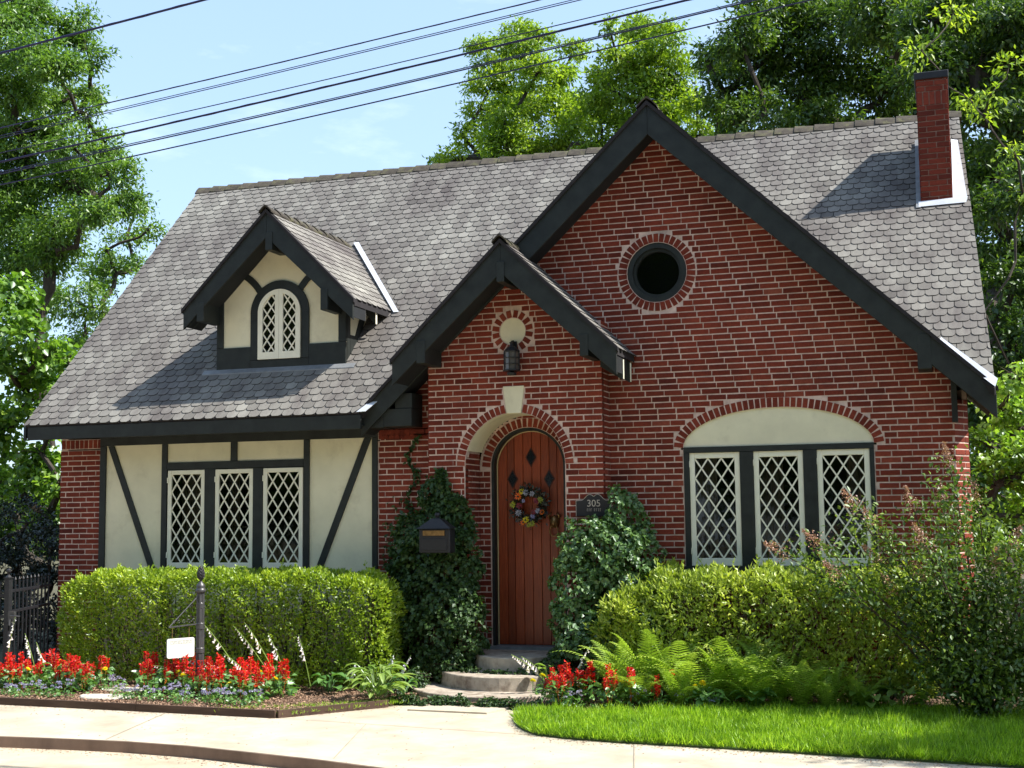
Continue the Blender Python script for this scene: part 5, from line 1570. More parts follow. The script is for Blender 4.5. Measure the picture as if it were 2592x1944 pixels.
ivy('creeping_ivy', 'low ivy creeping over the ends of the curved steps', (-1.1, -1.15, .2), lambda n, g: mound(n, g, IVG), 6500, M['ivy'], 14, L=.042)
IVE = [(-1.90 + .155 * i, -1.69 + .03 * math.sin(i * 2.1), .15, .13, .085, .062) for i in range(10)]
ivy('creeping_ivy', 'narrow strip of ivy edging the bottom step along the pavement', (-1.2, -1.69, .13), lambda n, g: mound(n, g, IVE), 5200, M['ivy'], 15, L=.036)

# ---------------------------------------------------------------- ferns
def fern(loc, label, seed, n=15, L_=.62, group='ferns in front of the azalea hedge'):
    g = np.random.default_rng(seed)
    o = empty('fern', loc, label, 'fern', group)
    for i in range(n):
        az = 2 * math.pi * i / n + g.uniform(-.3, .3)
        ln = L_ * g.uniform(.7, 1.15); lean = g.uniform(.25, 1.0)
        d = Vector((math.cos(az), math.sin(az), 0)); pts = []
        for k_ in range(15):
            t_ = k_ / 14
            pts.append(d * ln * lean * (t_ + .55 * t_ * t_) * .75 + Z3 * ln * (t_ * 1.05 - .42 * lean * t_ * t_ * t_ - .12 * t_ ** 4))
        mb = MB(); mb.tint = float(np.clip(g.normal(.5, .2), 0, 1))
        mb.tube(pts, [.004 * (1 - k_ / 18) for k_ in range(15)], 3, cap=False)
        for k_ in range(2, 25):
            t_ = k_ / 25 * 14
            a = min(13, int(t_)); p = pts[a].lerp(pts[a + 1], t_ - a)
            tg = (pts[a + 1] - pts[a]).normalized(); side = tg.cross(Z3).normalized(); up = side.cross(tg)
            w_ = .092 * (math.sin(math.pi * (k_ / 25) ** .65) ** .8) * ln / .6 + .008
            for s in (-1, 1):
                dd = (side * s + tg * .45 - up * .12).normalized()
                h = tg * .0062 * (ln / .6)
                mb.add([p - h, p + dd * w_ * .5 - h * .9 + up * .004, p + dd * w_, p + dd * w_ * .5 + h * .9 + up * .004, p + h], [(0, 1, 3, 4), (1, 2, 3)], mb.tint + random.uniform(-.15, .15))
        mb.build('frond', M['fern'], o)
    return o
FERNS = [(.30, -1.00, .50), (.42, -1.20, .56), (.66, -1.12, .60), (.92, -1.06, .62), (1.18, -1.14, .60), (1.44, -1.04, .62), (1.68, -1.12, .58), (1.92, -1.04, .56), (2.16, -1.14, .50), (.60, -1.38, .40), (1.0, -1.40, .40), (1.72, -1.24, .42), (2.42, -1.16, .40), (2.72, -1.12, .30)]
FERNS.sort()
ORD = ['first', 'second', 'third', 'fourth', 'fifth', 'sixth', 'seventh', 'eighth', 'ninth', 'tenth', 'eleventh', 'twelfth', 'thirteenth', 'fourteenth', 'fifteenth', 'sixteenth', 'seventeenth', 'eighteenth']
for i, (x, y, l) in enumerate(FERNS):
    fern((x, y - .12, .15), ORD[i] + ' of the arching bright green ferns below the right window, counted from the left', 100 + i, 17, l * 1.38)

# ---------------------------------------------------------------- hostas
def broad_leaf(mb, base, d, ln, w, droop, t):
    """a pleated oval leaf with a lowered midrib"""
    side = d.cross(Z3).normalized(); n_ = 6; rows = []
    for k_ in range(n_ + 1):
        f = k_ / n_
        p = base + d * ln * f + Z3 * (ln * (.45 * f - droop * f * f))
        ww = w * math.sin(math.pi * min(1, f * .94 + .04)) ** .8 * .5
        rows.append([p - side * ww + Z3 * ww * .35, p, p + side * ww + Z3 * ww * .35])
    vs = [q for r_ in rows for q in r_]
    fs = []
    for k_ in range(n_):
        a = k_ * 3
        fs += [(a, a + 1, a + 4, a + 3), (a + 1, a + 2, a + 5, a + 4)]
    mb.add(vs, fs, t)
def scape(mb_s, mb_f, base, tip, g, bells=9, leafy=True):
    base, tip = Vector(base), Vector(tip)
    mid = base.lerp(tip, .55) + Z3 * (tip - base).length * .12
    pts = []
    for k_ in range(13):
        t_ = k_ / 12
        pts.append(base * (1 - t_) ** 2 + mid * 2 * t_ * (1 - t_) + tip * t_ ** 2)
    mb_s.tube(pts, [.0065 * (1 - .5 * k_ / 12) for k_ in range(13)], 5, .9)
    for i in range(bells):
        t_ = .52 + .48 * i / bells
        k_ = min(11, int(t_ * 12)); p = pts[k_].lerp(pts[k_ + 1], t_ * 12 - k_)
        size = .050 * (1.15 - .75 * i / bells)
        dr_ = Vector((g.normal() * .35 - .25, g.normal() * .35 - .2, -1)).normalized()
        a = dr_.cross(X3).normalized(); b = dr_.cross(a)
        prof = [(0, .003), (.35, .006), (.7, .0095), (1.0, .0175)]
        vs = []; fs = []
        for f, r_ in prof:
            vs += [p + dr_ * size * f + (a * math.cos(2 * math.pi * q / 6) + b * math.sin(2 * math.pi * q / 6)) * r_ * size / .05 for q in range(6)]
        for r_ in range(3):
            for q in range(6): fs.append((r_ * 6 + q, r_ * 6 + (q + 1) % 6, r_ * 6 + 6 + (q + 1) % 6, r_ * 6 + 6 + q))
        mb_f.add(vs, fs, random.random())
    return pts
def hosta(loc, label, seed, n=22, ln=.20, w=.12, tips=(), mat='hosta', tb=.5, group='hostas in the front beds', spread=1.0):
    g = np.random.default_rng(seed)
    o = empty('hosta', loc, label, 'hosta', group)
    for i in range(n):
        az = g.uniform(0, 2 * math.pi); d = Vector((math.cos(az), math.sin(az), 0))
        h = g.uniform(.02, .16) * spread
        mb = MB()
        b0 = d * g.uniform(.0, .05) * spread + Z3 * h * .3; b1 = d * g.uniform(.04, .12) * spread + Z3 * (h + .04)
        t_ = float(np.clip(g.normal(tb, .2), 0, 1))
        mb.tube([b0, b1], .004, 4, t_)
        broad_leaf(mb, b1, d, ln * g.uniform(.7, 1.15), w * g.uniform(.8, 1.1), g.uniform(.35, .75), t_)
        mb.build('leaf', M[mat], o)
    if tips:
        s_, f_ = MB(), MB()
        L3 = Vector(loc)
        for bx, by, tx, ty, tz in tips:
            scape(s_, f_, Vector((bx, by, .22)) - L3, Vector((tx, ty, tz)) - L3, g)
        s_.build('flower_stem', M['hosta'], o); f_.build('bell_flowers', M['white_petal'], o, kind='stuff')
    return o
hosta((-6.50, -1.75, .165), 'hosta with leaning white bell flower stalks at the iron fence', 31, 14, .16, .08, [(-6.88, -1.75, -6.66, -1.85, .97), (-6.40, -1.75, -6.56, -1.8, .78), (-6.30, -1.7, -6.44, -1.75, .68)])
hosta((-5.95, -1.85, .165), 'small hosta with two upright pale leaves between the red salvia clumps', 32, 7, .15, .06, (), spread=1.6)
hosta((-3.85, -1.62, .165), 'hosta with many arching white bell flower stalks beside the sign post', 33, 18, .20, .10,
      [(-3.80, -1.6, -4.64, -1.7, .56), (-3.78, -1.6, -4.40, -1.55, .93), (-3.40, -1.6, -3.90, -1.7, .90), (-3.35, -1.6, -3.76, -1.7, .94), (-3.25, -1.6, -3.47, -1.7, .83), (-3.05, -1.5, -3.10, -1.7, .82), (-3.55, -1.7, -3.98, -1.75, .60), (-4.1, -1.7, -4.85, -1.8, .46), (-3.9, -1.7, -4.16, -1.8, .52)])
hosta((-2.86, -1.45, .165), 'dark leaved hosta in the shade at the right end of the boxwood hedge', 34, 16, .15, .11, [(-2.70, -1.3, -2.58, -1.35, .50)], mat='bedleaf', tb=.4)
hosta((-2.16, -1.74, .165), 'fresh yellow-green hosta clump at the corner of the path', 35, 64, .20, .07, (), tb=.85, spread=2.0)
hosta((-2.05, -1.28, .165), 'hosta with drooping white flowers left of the bottom step', 36, 10, .14, .08, [(-2.3, -1.3, -2.13, -1.35, .60), (-2.15, -1.25, -1.96, -1.3, .58)], mat='bedleaf')
hosta((-.48, -1.02, .3), 'hosta with hanging white blooms over the right end of the steps', 37, 10, .13, .07, [(-.45, -1.0, -.80, -1.35, .62), (-.40, -1.0, -.70, -1.32, .60), (-.3, -.9, .01, -1.2, .70)])
hosta((1.30, -1.52, .15), 'round leaved hosta at the front of the ferns', 38, 26, .13, .11, (), mat='bedleaf', tb=.8)
hosta((1.72, -1.38, .15), 'second round leaved hosta at the front of the ferns, further right', 39, 24, .13, .11, (), mat='bedleaf', tb=.75)
hosta((2.80, -1.16, .15), 'pale broad leaved hosta at the lawn edge left of the crape myrtle trunk', 40, 20, .17, .13, (), tb=.8)
hosta((3.12, -1.10, .15), 'pale hosta nearest the crape myrtle on its left side', 41, 18, .17, .13, (), tb=.7)
hosta((4.35, -1.0, .15), 'pale hosta in the shade right of the crape myrtle trunk', 42, 16, .17, .13, (), tb=.6)

# ---------------------------------------------------------------- bedding flowers
def bed_leaves(o, g, n, rx, h, L, W, mat='bedleaf', tb=.5, name='leaves'):
    a = g.uniform(0, 2 * math.pi, n); r_ = rx * np.sqrt(g.uniform(0, 1, n)); z = h * g.uniform(.1, 1, n)
    P = np.stack([r_ * np.cos(a), r_ * np.sin(a), z], 1)
    out = np.stack([np.cos(a), np.sin(a), np.zeros(n)], 1)
    D = unit(out * .9 + g.normal(size=(n, 3)) * .5 + np.array([0, 0, -.15]))
    N = unit(out * .5 + g.normal(size=(n, 3)) * .4 + np.array([0, 0, .8]))
    return leaf_obj(name, P, D, N, L * g.uniform(.7, 1.2, n), W * g.uniform(.7, 1.2, n), np.clip(g.normal(tb, .22, n), 0, 1), M[mat], o)
salvia_protos = []
def salvia_proto(seed, first_loc, label, group):
    g = np.random.default_rng(seed)
    o = empty('salvia', first_loc, label, 'red salvia', group)
    bed_leaves(o, g, 42, .105, .235, .080, .050)
    for q in range(2 if seed % 3 else 3):
        x, y = g.uniform(-.06, .06, 2); h = g.uniform(.31, .42) - .05 * q
        sm = MB()
        sm.tube([(x * .4, y * .4, .05), (x, y, h * .6), (x * 1.1, y * 1.1, h)], .003, 4, .5)
        n = 46
        z = g.uniform(.42, 1.0, n); a = g.uniform(0, 2 * math.pi, n)
        rr_ = (.034 * (1.15 - z) / .7 + .008)
        P = np.stack([x + rr_ * .3 * np.cos(a), y + rr_ * .3 * np.sin(a), h * (.35 + .65 * z)], 1)
        D = unit(np.stack([np.cos(a), np.sin(a), g.uniform(-.2, .7, n)], 1))
        sp = leaf_obj('flower_spike', P, D, unit(g.normal(size=(n, 3))), .034 * g.uniform(.7, 1.2, n), .020, g.uniform(0, 1, n), M['red_petal'], o, fold=.5)
        n = 12
        a = g.uniform(0, 2 * math.pi, n)
        P = np.stack([np.full(n, x), np.full(n, y), h * g.uniform(.45, .7, n)], 1)
        leaf_obj('calyx', P, unit(np.stack([np.cos(a), np.sin(a), np.full(n, .4)], 1)), unit(g.normal(size=(n, 3))), .028, .012, g.uniform(0, 1, n), M['orange_petal'], o, fold=.4)
        sm.build('flower_stem', M['orange_petal'], o)
    return o
def copy_thing(src, loc, rz, sc, label=None, group=None):
    r_ = src.copy(); C.objects.link(r_); r_.location = loc; r_.rotation_euler = (0, 0, rz); r_.scale = (sc, sc, sc)
    if label: r_['label'] = label
    if group: r_['group'] = group
    for ch in src.children:
        c = ch.copy(); C.objects.link(c); c.parent = r_
        for g_ in ch.children:
            d = g_.copy(); C.objects.link(d); d.parent = c
    return r_
gS = np.random.default_rng(77)
LS = 'red salvia with upright scarlet spikes in the flower bed beside the iron fence'
MS = 'red salvia with upright scarlet spikes in the flower bed around the sign post'
RS = 'red salvia with a scarlet spike in the small bed right of the steps'
spots = []
for i in range(11): spots.append((-6.85 + 1.0 * (i / 10) * .62 + gS.normal() * .03 - (.0), -1.62 - .22 * (i % 3) + gS.normal() * .03, LS, 'red salvias by the iron fence'))
for i in range(12): spots.append((-6.08 + .50 * i / 11 + gS.normal() * .03, -1.62 - .2 * (i % 3) + gS.normal() * .03, LS, 'red salvias by the iron fence'))
for i in range(13): spots.append((-4.90 + .80 * i / 12 + gS.normal() * .03, -1.62 - .2 * (i % 3) + gS.normal() * .03, MS, 'red salvias round the sign post'))
for i in range(18): spots.append((-4.10 + .88 * i / 17 + gS.normal() * .03, -1.60 - .17 * (i % 4) + gS.normal() * .03, MS, 'red salvias round the sign post'))
for x, y in ((-.32, -1.62), (-.22, -1.50), (-.10, -1.62), (.02, -1.55), (.18, -1.62), (.33, -1.70), (.52, -1.60), (.79, -1.60), (-.15, -1.78), (.95, -1.25)): spots.append((x, y, RS, 'red salvias right of the steps'))
for i, (x, y, lab, grp) in enumerate(spots):
    if i < 5:
        o = salvia_proto(200 + i, (x, y, .16), lab, grp); salvia_protos.append(o)
    else:
        o = copy_thing(salvia_protos[i % 5], (x, y, .155), gS.uniform(0, 6.28), gS.uniform(.82, 1.18), lab, grp)
def marigold_proto(seed, loc, label, group):
    g = np.random.default_rng(seed)
    o = empty('marigold', loc, label, 'marigold', group)
    bed_leaves(o, g, 16, .05, .10, .05, .02, tb=.6)
    mb = MB(); c = Vector((0, 0, .135))
    for k_ in range(4): petals(mb, c + Z3 * .004 * k_, Vector((g.normal() * .1, -.45, 1)), .036 - .007 * k_, 12, .6, .12 + .25 * k_)
    mb.build('flower_head', M['yellow_petal'], o)
    mb = MB(); mb.tube([(0, 0, .02), (0, 0, .135)], .003, 4, .3); mb.build('stem', M['bedleaf'], o)
    return o
MG = [(-6.51, -1.55, .17, LS), (-6.20, -1.62, .16, LS), (-5.52, -1.72, .14, LS), (-5.95, -1.95, .12, LS), (-6.35, -2.0, .10, LS), (-4.42, -1.95, .16, MS), (-4.32, -2.02, .12, MS), (-3.70, -2.10, .05, MS), (-3.55, -1.72, .14, MS), (-3.47, -1.75, .14, MS), (-3.38, -1.80, .12, MS), (-3.30, -1.86, .10, MS), (-3.25, -1.92, .09, MS),
      (-.43, -1.78, .14, RS), (-.40, -1.55, .15, RS), (.36, -1.45, .11, RS), (.43, -1.55, .10, RS), (1.16, -1.50, .11, RS), (1.24, -1.54, .11, RS)]
mp = None
for i, (x, y, dz, w_) in enumerate(MG):
    where = {LS: 'by the iron fence', MS: 'near the sign post', RS: 'right of the steps'}[w_]
    lab = 'round yellow marigold in the bed ' + where; grp = 'yellow marigolds ' + where
    if mp is None: mp = marigold_proto(300, (x, y, .15 + dz * .9), lab, grp)
    else: copy_thing(mp, (x, y, .15 + dz * .9), gS.uniform(0, 6.28), gS.uniform(.85, 1.2), lab, grp)
def purple_proto(seed, loc, label, group):
    g = np.random.default_rng(seed)
    o = empty('ageratum', loc, label, 'ageratum', group)
    bed_leaves(o, g, 60, .10, .11, .042, .026, tb=.6)
    for q in range(9):
        a = g.uniform(0, 6.28); r_ = .10 * math.sqrt(g.uniform(0, 1))
        n = 16
        d = rand_dirs(n, g); d[:, 2] = np.abs(d[:, 2]); d = unit(d)
        P = np.array([r_ * math.cos(a), r_ * math.sin(a), .11 + g.uniform(0, .05)]) + d * .008
        leaf_obj('flower_tuft', P, d, unit(g.normal(size=(n, 3))), .017, .010, g.uniform(0, 1, n), M['purple_petal'], o)
    return o
pps = []; PC = [0, 0, 0]
PU = [(-6.95 + .155 * i, -2.42 + gS.normal() * .05, 0) for i in range(10)] + [(-4.92 + .155 * i, -2.30 - .018 * i + gS.normal() * .05, 1) for i in range(12)] + [(-5.38, -1.75, 0), (-5.42, -1.6, 0), (.60, -1.62, 2), (1.02, -1.52, 2), (1.38, -1.60, 2), (-.02, -1.80, 2)]
for i, (x, y, w_) in enumerate(PU):
    where = ('by the iron fence', 'in front of the sign post', 'right of the steps')[w_]
    cn_ = PC[w_]; PC[w_] += 1
    lab = ORD[cn_] + ' low blue ageratum from the left ' + where; grp = 'ageratums ' + where
    if i < 3: pps.append(purple_proto(330 + i, (x, y, .155), lab, grp))
    else: copy_thing(pps[i % 3], (x, y, .155), gS.uniform(0, 6.28), gS.uniform(.8, 1.15), lab, grp)

# ---------------------------------------------------------------- crape myrtle
MT = [(2.73, 2.10), (2.07, 1.66), (2.43, 1.75), (2.92, 1.93), (3.27, 2.10), (3.63, 2.50), (3.86, 2.14), (4.14, 1.72), (3.39, 1.75), (4.26, 1.38), (2.95, 1.58), (3.37, 1.40), (3.78, 1.28), (3.14, .98), (3.76, .78), (4.17, .80), (3.57, 1.20), (4.6, 1.15), (4.7, .9), (4.5, .7), (3.55, 2.15), (3.1, 1.3), (4.0, 1.5), (3.5, .62), (3.95, .5), (2.6, 1.45)]
g = np.random.default_rng(61)
base = Vector((3.85, -1.42, .135))
cm = empty('crape_myrtle', base, 'large multi-stemmed crape myrtle shrub with pinkish seed heads at the right', 'shrub')
mb = MB(); P, D, N = [], [], []; SP = []
for i, (x, z) in enumerate(MT):
    y = -1.35 + g.uniform(-.45, .25) if z < 1.9 else -1.15 + g.uniform(-.2, .2)
    tip = Vector((x, y, z)); b0 = base + Vector((g.normal() * .10, g.normal() * .10, 0))
    mid = b0.lerp(tip, .5) + Vector((g.normal() * .06, g.normal() * .06, .12))
    pts = [b0 * (1 - t_) ** 2 + mid * 2 * t_ * (1 - t_) + tip * t_ ** 2 for t_ in [k_ / 8 for k_ in range(9)]]
    mb.tube(pts, [.017 - .0015 * k_ for k_ in range(9)], 5)
    m = (640 if z > 1.3 else 900) if x > 3.3 else 260
    t_ = g.uniform((.30 if z < 1.5 else .42) if x > 3.1 else .70, 1.0, m)
    pa = np.array([list(p) for p in pts]); pp_ = np.stack([np.interp(t_ * 8, np.arange(9), pa[:, k_]) for k_ in range(3)], 1)
    wd_ = .16 * (1.25 - t_)[:, None] + .05
    pp_ = pp_ + g.normal(size=(m, 3)) * wd_ * np.array([1.2, 1.2, .9])
    ax_ = unit(np.array([list(tip - mid)]))
    P.append(pp_); D.append(unit(g.normal(size=(m, 3)) * .7 + ax_ * .4 + np.array([0, 0, -.05]))); N.append(unit(g.normal(size=(m, 3)) * .6 + np.array([0, 0, 1.])))
    if z > 1.25 and i != 17: SP.append((tip, (tip - mid).normalized()))
# leaves out of reach of the ground
P = np.concatenate(P); D = np.concatenate(D); N = np.concatenate(N)
k_ = P[:, 2] > .22 + .16 * np.abs(P[:, 0] - 3.85)
P, D, N = P[k_], D[k_], N[k_]
m = len(P)
lf = leaf_obj('leaves', P, D, N, .062 * g.uniform(.6, 1.25, m), .034 * g.uniform(.7, 1.2, m), np.clip(g.normal(.45, .22, m) + (P[:, 2] > 1.55) * .12, 0, 1), M['myrtle'])
stm = mb.build('stems', M['twig'])
adopt(cm, lf, stm)
for tip, d in SP:
    n = 240
    t_ = g.uniform(0, 1, n); dd = np.array(d)
    c_ = np.array(tip)[None, :] + dd[None, :] * (t_[:, None] * .24 - .02)
    pp_ = c_ + g.normal(size=(n, 3)) * (.046 * (1.15 - t_))[:, None]
    lo_ = leaf_obj('seed_head', pp_, rand_dirs(n, g), rand_dirs(n, g), .018, .015, g.uniform(0, 1, n), M['seed'], kind='stuff')
    adopt(cm, lo_)

# ---------------------------------------------------------------- grass and ground scatter
def in_poly(x, y, poly):
    c = np.zeros(len(x), bool); j_ = len(poly) - 1
    for i in range(len(poly)):
        xi, yi = poly[i]; xj, yj = poly[j_]
        c ^= ((yi > y) != (yj > y)) & (x < (xj - xi) * (y - yi) / (yj - yi + 1e-12) + xi)
        j_ = i
    return c
g = np.random.default_rng(90)
n = 330000
x = g.uniform(-.6, 7.5, n); y = g.uniform(-4.3, -.9, n)
k_ = in_poly(x, y, LAWN); x, y = x[k_], y[k_]
x = x + g.normal(size=len(x)) * .012; y = y + g.normal(size=len(x)) * .012
n = len(x)
clump = .5 + .5 * np.sin(x * 7 + np.sin(y * 9) * 2) * np.sin(y * 8 + np.sin(x * 5) * 2)
h = (.042 + .090 * g.uniform(0, 1, n) ** 1.5) * (.7 + .6 * clump)
P = np.stack([x, y, np.full(n, .134)], 1)
D = unit(g.normal(size=(n, 3)) * np.array([.6, .6, .1]) + np.array([.12, -.05, 1.0]))
N = unit(g.normal(size=(n, 3)) * np.array([1, 1, .2]))
leaf_obj('grass', P, D, N, h, .0085, np.clip(g.normal(.48, .26, n) + .25 * (clump - .5), 0, 1), M['grass'], fold=.3, kind='stuff', label='mown green lawn grass beside the pavement', category='grass')
# bark chips and litter over the beds
def chips(name, polys, n, seed, label, z=.166):
    g = np.random.default_rng(seed)
    P = []
    for poly, box, m in polys:
        x = g.uniform(box[0], box[1], m); y = g.uniform(box[2], box[3], m); k_ = in_poly(x, y, poly); P.append(np.stack([x[k_], y[k_], np.full(k_.sum(), z)], 1))
    P = np.concatenate(P); n = len(P)
    P[:, 2] += np.abs(g.normal(size=n)) * .006
    D = unit(g.normal(size=(n, 3)) * np.array([1, 1, .18])); N = unit(g.normal(size=(n, 3)) * .35 + np.array([0, 0, 1.]))
    leaf_obj(name, P, D, N, .034 * g.uniform(.4, 1.3, n), .014, g.uniform(0, 1, n), M['chips'], kind='stuff', label=label, category='mulch')
chips('bark_mulch', [(BEDL, (-9, -1.9, -2.9, -.4), 52000)], 0, 5, 'brown bark mulch covering the left flower bed')
chips('bark_mulch', [(BEDR, (-.6, 6, -2.1, -.4), 22000)], 0, 6, 'bark mulch in the planting bed right of the steps', .156)
# stray blades where the bed meets the path
g = np.random.default_rng(92)
n = 2600
t_ = g.uniform(0, 1, n); seg = g.integers(0, 3, n)
SG = [((-2.72, -2.80), (-1.95, -1.82)), ((-3.4, -2.78), (-2.2, -2.0)), ((-2.7, -2.4), (-1.9, -1.75))]
A = np.array([SG[s][0] for s in seg]); B2 = np.array([SG[s][1] for s in seg])
xy = A + (B2 - A) * t_[:, None] + g.normal(size=(n, 2)) * .05
leaf_obj('weeds', np.column_stack([xy, np.full(n, .15)]), unit(g.normal(size=(n, 3)) * .6 + np.array([0, 0, 1.])), unit(g.normal(size=(n, 3))), .05 * g.uniform(.4, 1.2, n), .006, g.uniform(.3, 1, n), M['grass'], kind='stuff', label='stray weeds and grass at the corner of the left bed', category='weeds')
m_ = MB()
for i, (x, y, r_) in enumerate(((-5.10, -2.30, .30), (-5.25, -1.72, .26))):
    m_ = MB(); pts = [(x + r_ * 1.1 * math.cos(a) * (1 + .12 * math.sin(3 * a + i)), y + r_ * .62 * math.sin(a) * (1 + .1 * math.cos(2 * a))) for a in [2 * math.pi * k_ / 18 for k_ in range(18)]]
    m_.extr(pts, FR0, .10, .185)
    tag(m_.build('stepping_stone', M['stone'], bevel=.012), ('front pale stepping stone in the gap between the two flower clumps', 'rear pale stepping stone between the two flower clumps')[i], 'stepping stone', 'stepping stones')

# ---------------------------------------------------------------- iron fence and sign post
fe = empty('iron_fence', (-6.92, -1.66, .15), 'black iron picket fence with a ball topped gate post at the far left', 'fence')
def fpost(x, y):
    m_ = MB(); m_.box(x - .032, x + .032, y - .032, y + .032, .1, 1.40); m_.box(x - .042, x + .042, y - .042, y + .042, 1.40, 1.415)
    m_.lathe([(.036, 1.415), (.020, 1.435), (.010, 1.445), (.018, 1.46), (.028, 1.478), (.027, 1.497), (.012, 1.512), (0, 1.516)], (x, y, 0), 12)
    adopt(fe, m_.build('post', M['iron']))
fpost(-6.92, -1.66)
def frun(a, b, zt, n):
    a, b = Vector((*a, 0)), Vector((*b, 0)); d = (b - a).normalized(); s = Vector((-d.y, d.x, 0))
    for z in (.30, zt - .24, zt):
        m_ = MB(); q = [a + s * .012, a - s * .012, b - s * .012, b + s * .012]
        m_.add([p + Z3 * (z - .016) for p in q] + [p + Z3 * (z + .016) for p in q], [(0, 3, 2, 1), (4, 5, 6, 7), (0, 1, 5, 4), (1, 2, 6, 5), (2, 3, 7, 6), (3, 0, 4, 7)][:])
        adopt(fe, m_.build('rail', M['iron']))
    for i in range(n):
        p = a.lerp(b, (i + .5) / n)
        m_ = MB(); m_.box(p.x - .008, p.x + .008, p.y - .008, p.y + .008, .2, zt + .115)
        m_.lathe([(.008, zt + .115), (.016, zt + .13), (.010, zt + .145), (0, zt + .165)], (p.x, p.y, 0), 6)
        adopt(fe, m_.build('picket', M['iron']))
frun((-6.96, -1.60), (-7.50, -.15), 1.245, 11)
frun((-6.96, -1.67), (-9.8, -1.95), 1.20, 24)
m_ = MB(); m_.box(-6.885, -6.80, -1.70, -1.66, .90, 1.02); m_.tube([(-6.84, -1.72, .97), (-6.74, -1.74, .97), (-6.70, -1.72, .965)], .008, 6); m_.tube([(-6.85, -1.71, .93), (-6.85, -1.72, .86)], .012, 6)
adopt(fe, m_.build('latch', M['ironpost']))

sp = empty('sign_post', (-4.31, -1.70, .15), 'dark cast iron post with pineapple finial and triangular sign bracket', 'sign post')
m_ = MB()
m_.lathe([(.075, 0), (.075, .02), (.055, .05), (.047, .08), (.047, .44), (.056, .45), (.056, .50), (.047, .51), (.045, .70), (.054, .71), (.054, .77), (.045, .78), (.044, .93), (.049, .94), (.049, .99), (.042, 1.0), (.042, 1.10)], (0, 0, 0), 16)
for i in range(8):
    a = 2 * math.pi * (i + .5) / 8
    m_.tube([(.046 * math.cos(a), .046 * math.sin(a), .08), (.043 * math.cos(a), .043 * math.sin(a), 1.10)], .0075, 5)
m_.build('post', M['ironpost'], sp)
m_ = MB(); m_.lathe([(.042, 1.095), (.060, 1.11), (.068, 1.13), (.058, 1.15), (.050, 1.155), (.060, 1.17), (.050, 1.195), (.028, 1.215), (.018, 1.235)], (0, 0, 0), 16)
m_.build('capital', M['ironpost'], sp, smooth=True)
m_ = MB(); prof = [(.016, 1.230), (.020, 1.25)]
for k_ in range(11):
    t_ = k_ / 10; prof.append((.048 * math.sin(math.pi * (.16 + .84 * t_)) ** .7 * (1 - .15 * t_) + .001, 1.25 + .155 * t_))
m_.lathe(prof, (0, 0, 0), 16)
for k_ in range(8):
    for q in range(8):
        t_ = .12 + .8 * k_ / 8; r_ = .048 * math.sin(math.pi * (.16 + .84 * t_)) ** .7 * (1 - .15 * t_); a = 2 * math.pi * (q + .5 * (k_ % 2)) / 8
        c_ = Vector((r_ * math.cos(a), r_ * math.sin(a), 1.25 + .155 * t_)); o_ = Vector((math.cos(a), math.sin(a), .3)).normalized(); s_ = Vector((-math.sin(a), math.cos(a), 0)); u_ = Z3
        m_.add([c_ - s_ * .014, c_ - u_ * .011, c_ + s_ * .014, c_ + u_ * .011, c_ + o_ * .010], [(0, 1, 4), (1, 2, 4), (2, 3, 4), (3, 0, 4)])
m_.build('pineapple_finial', M['iron'], sp)
dv = Vector((-.50, -.866, 0)).normalized()     # the arm points to the left and a little to the street
m_ = MB()
a0, a1, a2 = dv * .045 + Z3 * .765, dv * .43 + Z3 * .747, dv * .045 + Z3 * 1.06
m_.tube([a0, a1], .009, 5); m_.tube([a1, a2], .008, 5)
for k_ in range(5):
    c_ = dv * (.09 + .068 * k_) + Z3 * (.80 + .0 * k_); r_ = .030 - .003 * k_
    pts = [c_ + dv * r_ * math.cos(t_) * (1 - t_ / 9) + Z3 * r_ * math.sin(t_) * (1 - t_ / 9) for t_ in [q * .42 for q in range(16)]]
    m_.tube(pts, .004, 4)
m_.build('bracket', M['ironpost'], sp)
sg = empty('hanging_sign', Vector((-4.31, -1.70, .15)) + dv * .235 + Z3 * .52, 'small white hanging sign board with rounded corners under the post bracket', 'sign')
sp.scale = (.88, .88, 1); ux = -dv * 1.12; nx_ = -dv.cross(Z3)
frS = (Vector((0, 0, 0)), ux, Z3, nx_)
pts = []
for cx, cz, a0_ in ((.125, -.085, -90), (.125, .085, 0), (-.125, .085, 90), (-.125, -.085, 180)):
    for k_ in range(5):
        a = R(a0_ + 22.5 * k_); pts.append((cx + .02 * math.cos(a), cz + .02 * math.sin(a)))
m_ = MB(); m_.extr(pts, frS, -.008, .008); m_.build('board', M['signwhite'], sg)
m_ = MB()
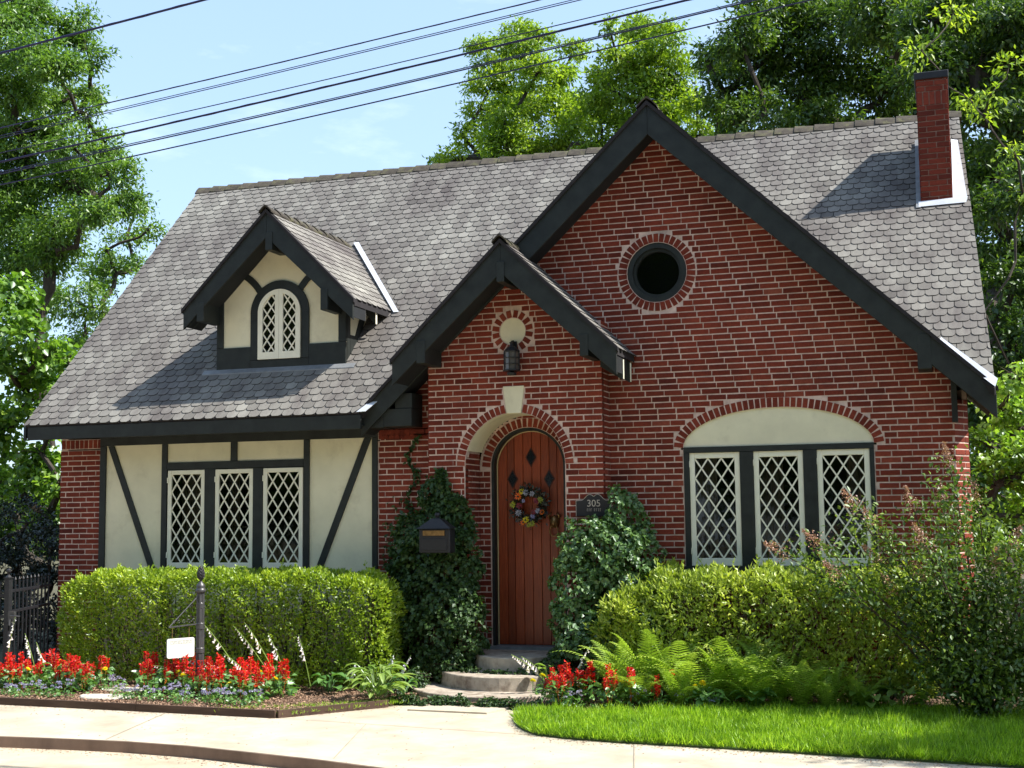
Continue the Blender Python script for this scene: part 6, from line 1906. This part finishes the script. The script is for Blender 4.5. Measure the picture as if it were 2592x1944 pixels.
for (a, b, c_, d_) in ((-.112, .112, .079, .082), (-.112, .112, .045, .048), (-.112, -.109, .045, .082), (.109, .112, .045, .082)):
    m_.extr([(a, c_), (b, c_), (b, d_), (a, d_)], frS, .007, .0095)
for k_ in range(15):
    x = -.098 + k_ * .0138
    if k_ == 8: continue
    m_.extr([(x, .053), (x + .0035, .053), (x + .0035, .074), (x, .074)], frS, .007, .0095)
    if k_ % 3 != 1: m_.extr([(x + .004, .070), (x + .009, .070), (x + .009, .074), (x + .004, .074)], frS, .007, .0095)
    if k_ % 2: m_.extr([(x + .004, .053), (x + .009, .053), (x + .009, .057), (x + .004, .057)], frS, .007, .0095)
m_.extr([(-.01, -.055), (-.006, -.055), (-.006, -.035), (-.01, -.035)], frS, .007, .0095)
m_.build('faded_banner', M['signmark'], sg)
m_ = MB()
for s_ in (-1, 1):
    b_0 = ux * s_ * .09
    m_.tube([b_0 + Z3 * .105, b_0 + Z3 * .165, b_0 + Z3 * .22], .0035, 5)
m_.build('hook', M['brass'], sg)

# fallen leaves and grit on the pavement and in the gutter
g = np.random.default_rng(95)
n = 5200
x = g.uniform(-8, 6, n); edge = g.integers(0, 3, n)
KX, KY = [p[0] for p in KERB], [p[1] for p in KERB]
ky = np.interp(x, KX, KY)
BX_, BY_ = [p[0] for p in BACK][::-1], [p[1] for p in BACK][::-1]
by = np.interp(x, BX_, BY_)
y = np.where(edge == 0, ky - np.abs(g.normal(size=n)) * .10 - .03, np.where(edge == 1, by - np.abs(g.normal(size=n)) * .12, ky + (by - ky) * g.uniform(0, 1, n)))
z = np.where(y < ky - .012, .0225, .1225)
k_ = (edge != 2) | (g.uniform(0, 1, n) < .25)
x, y, z = x[k_], y[k_], z[k_]; n = len(x)
leaf_obj('leaf_litter', np.stack([x, y, z], 1), unit(g.normal(size=(n, 3)) * np.array([1, 1, .06])), unit(g.normal(size=(n, 3)) * .2 + np.array([0, 0, 1.])), .022 * g.uniform(.3, 1.4, n), .011, g.uniform(0, 1, n), M['chips'], kind='stuff', label='dry leaf litter and grit along the pavement edges and gutter', category='leaf litter')
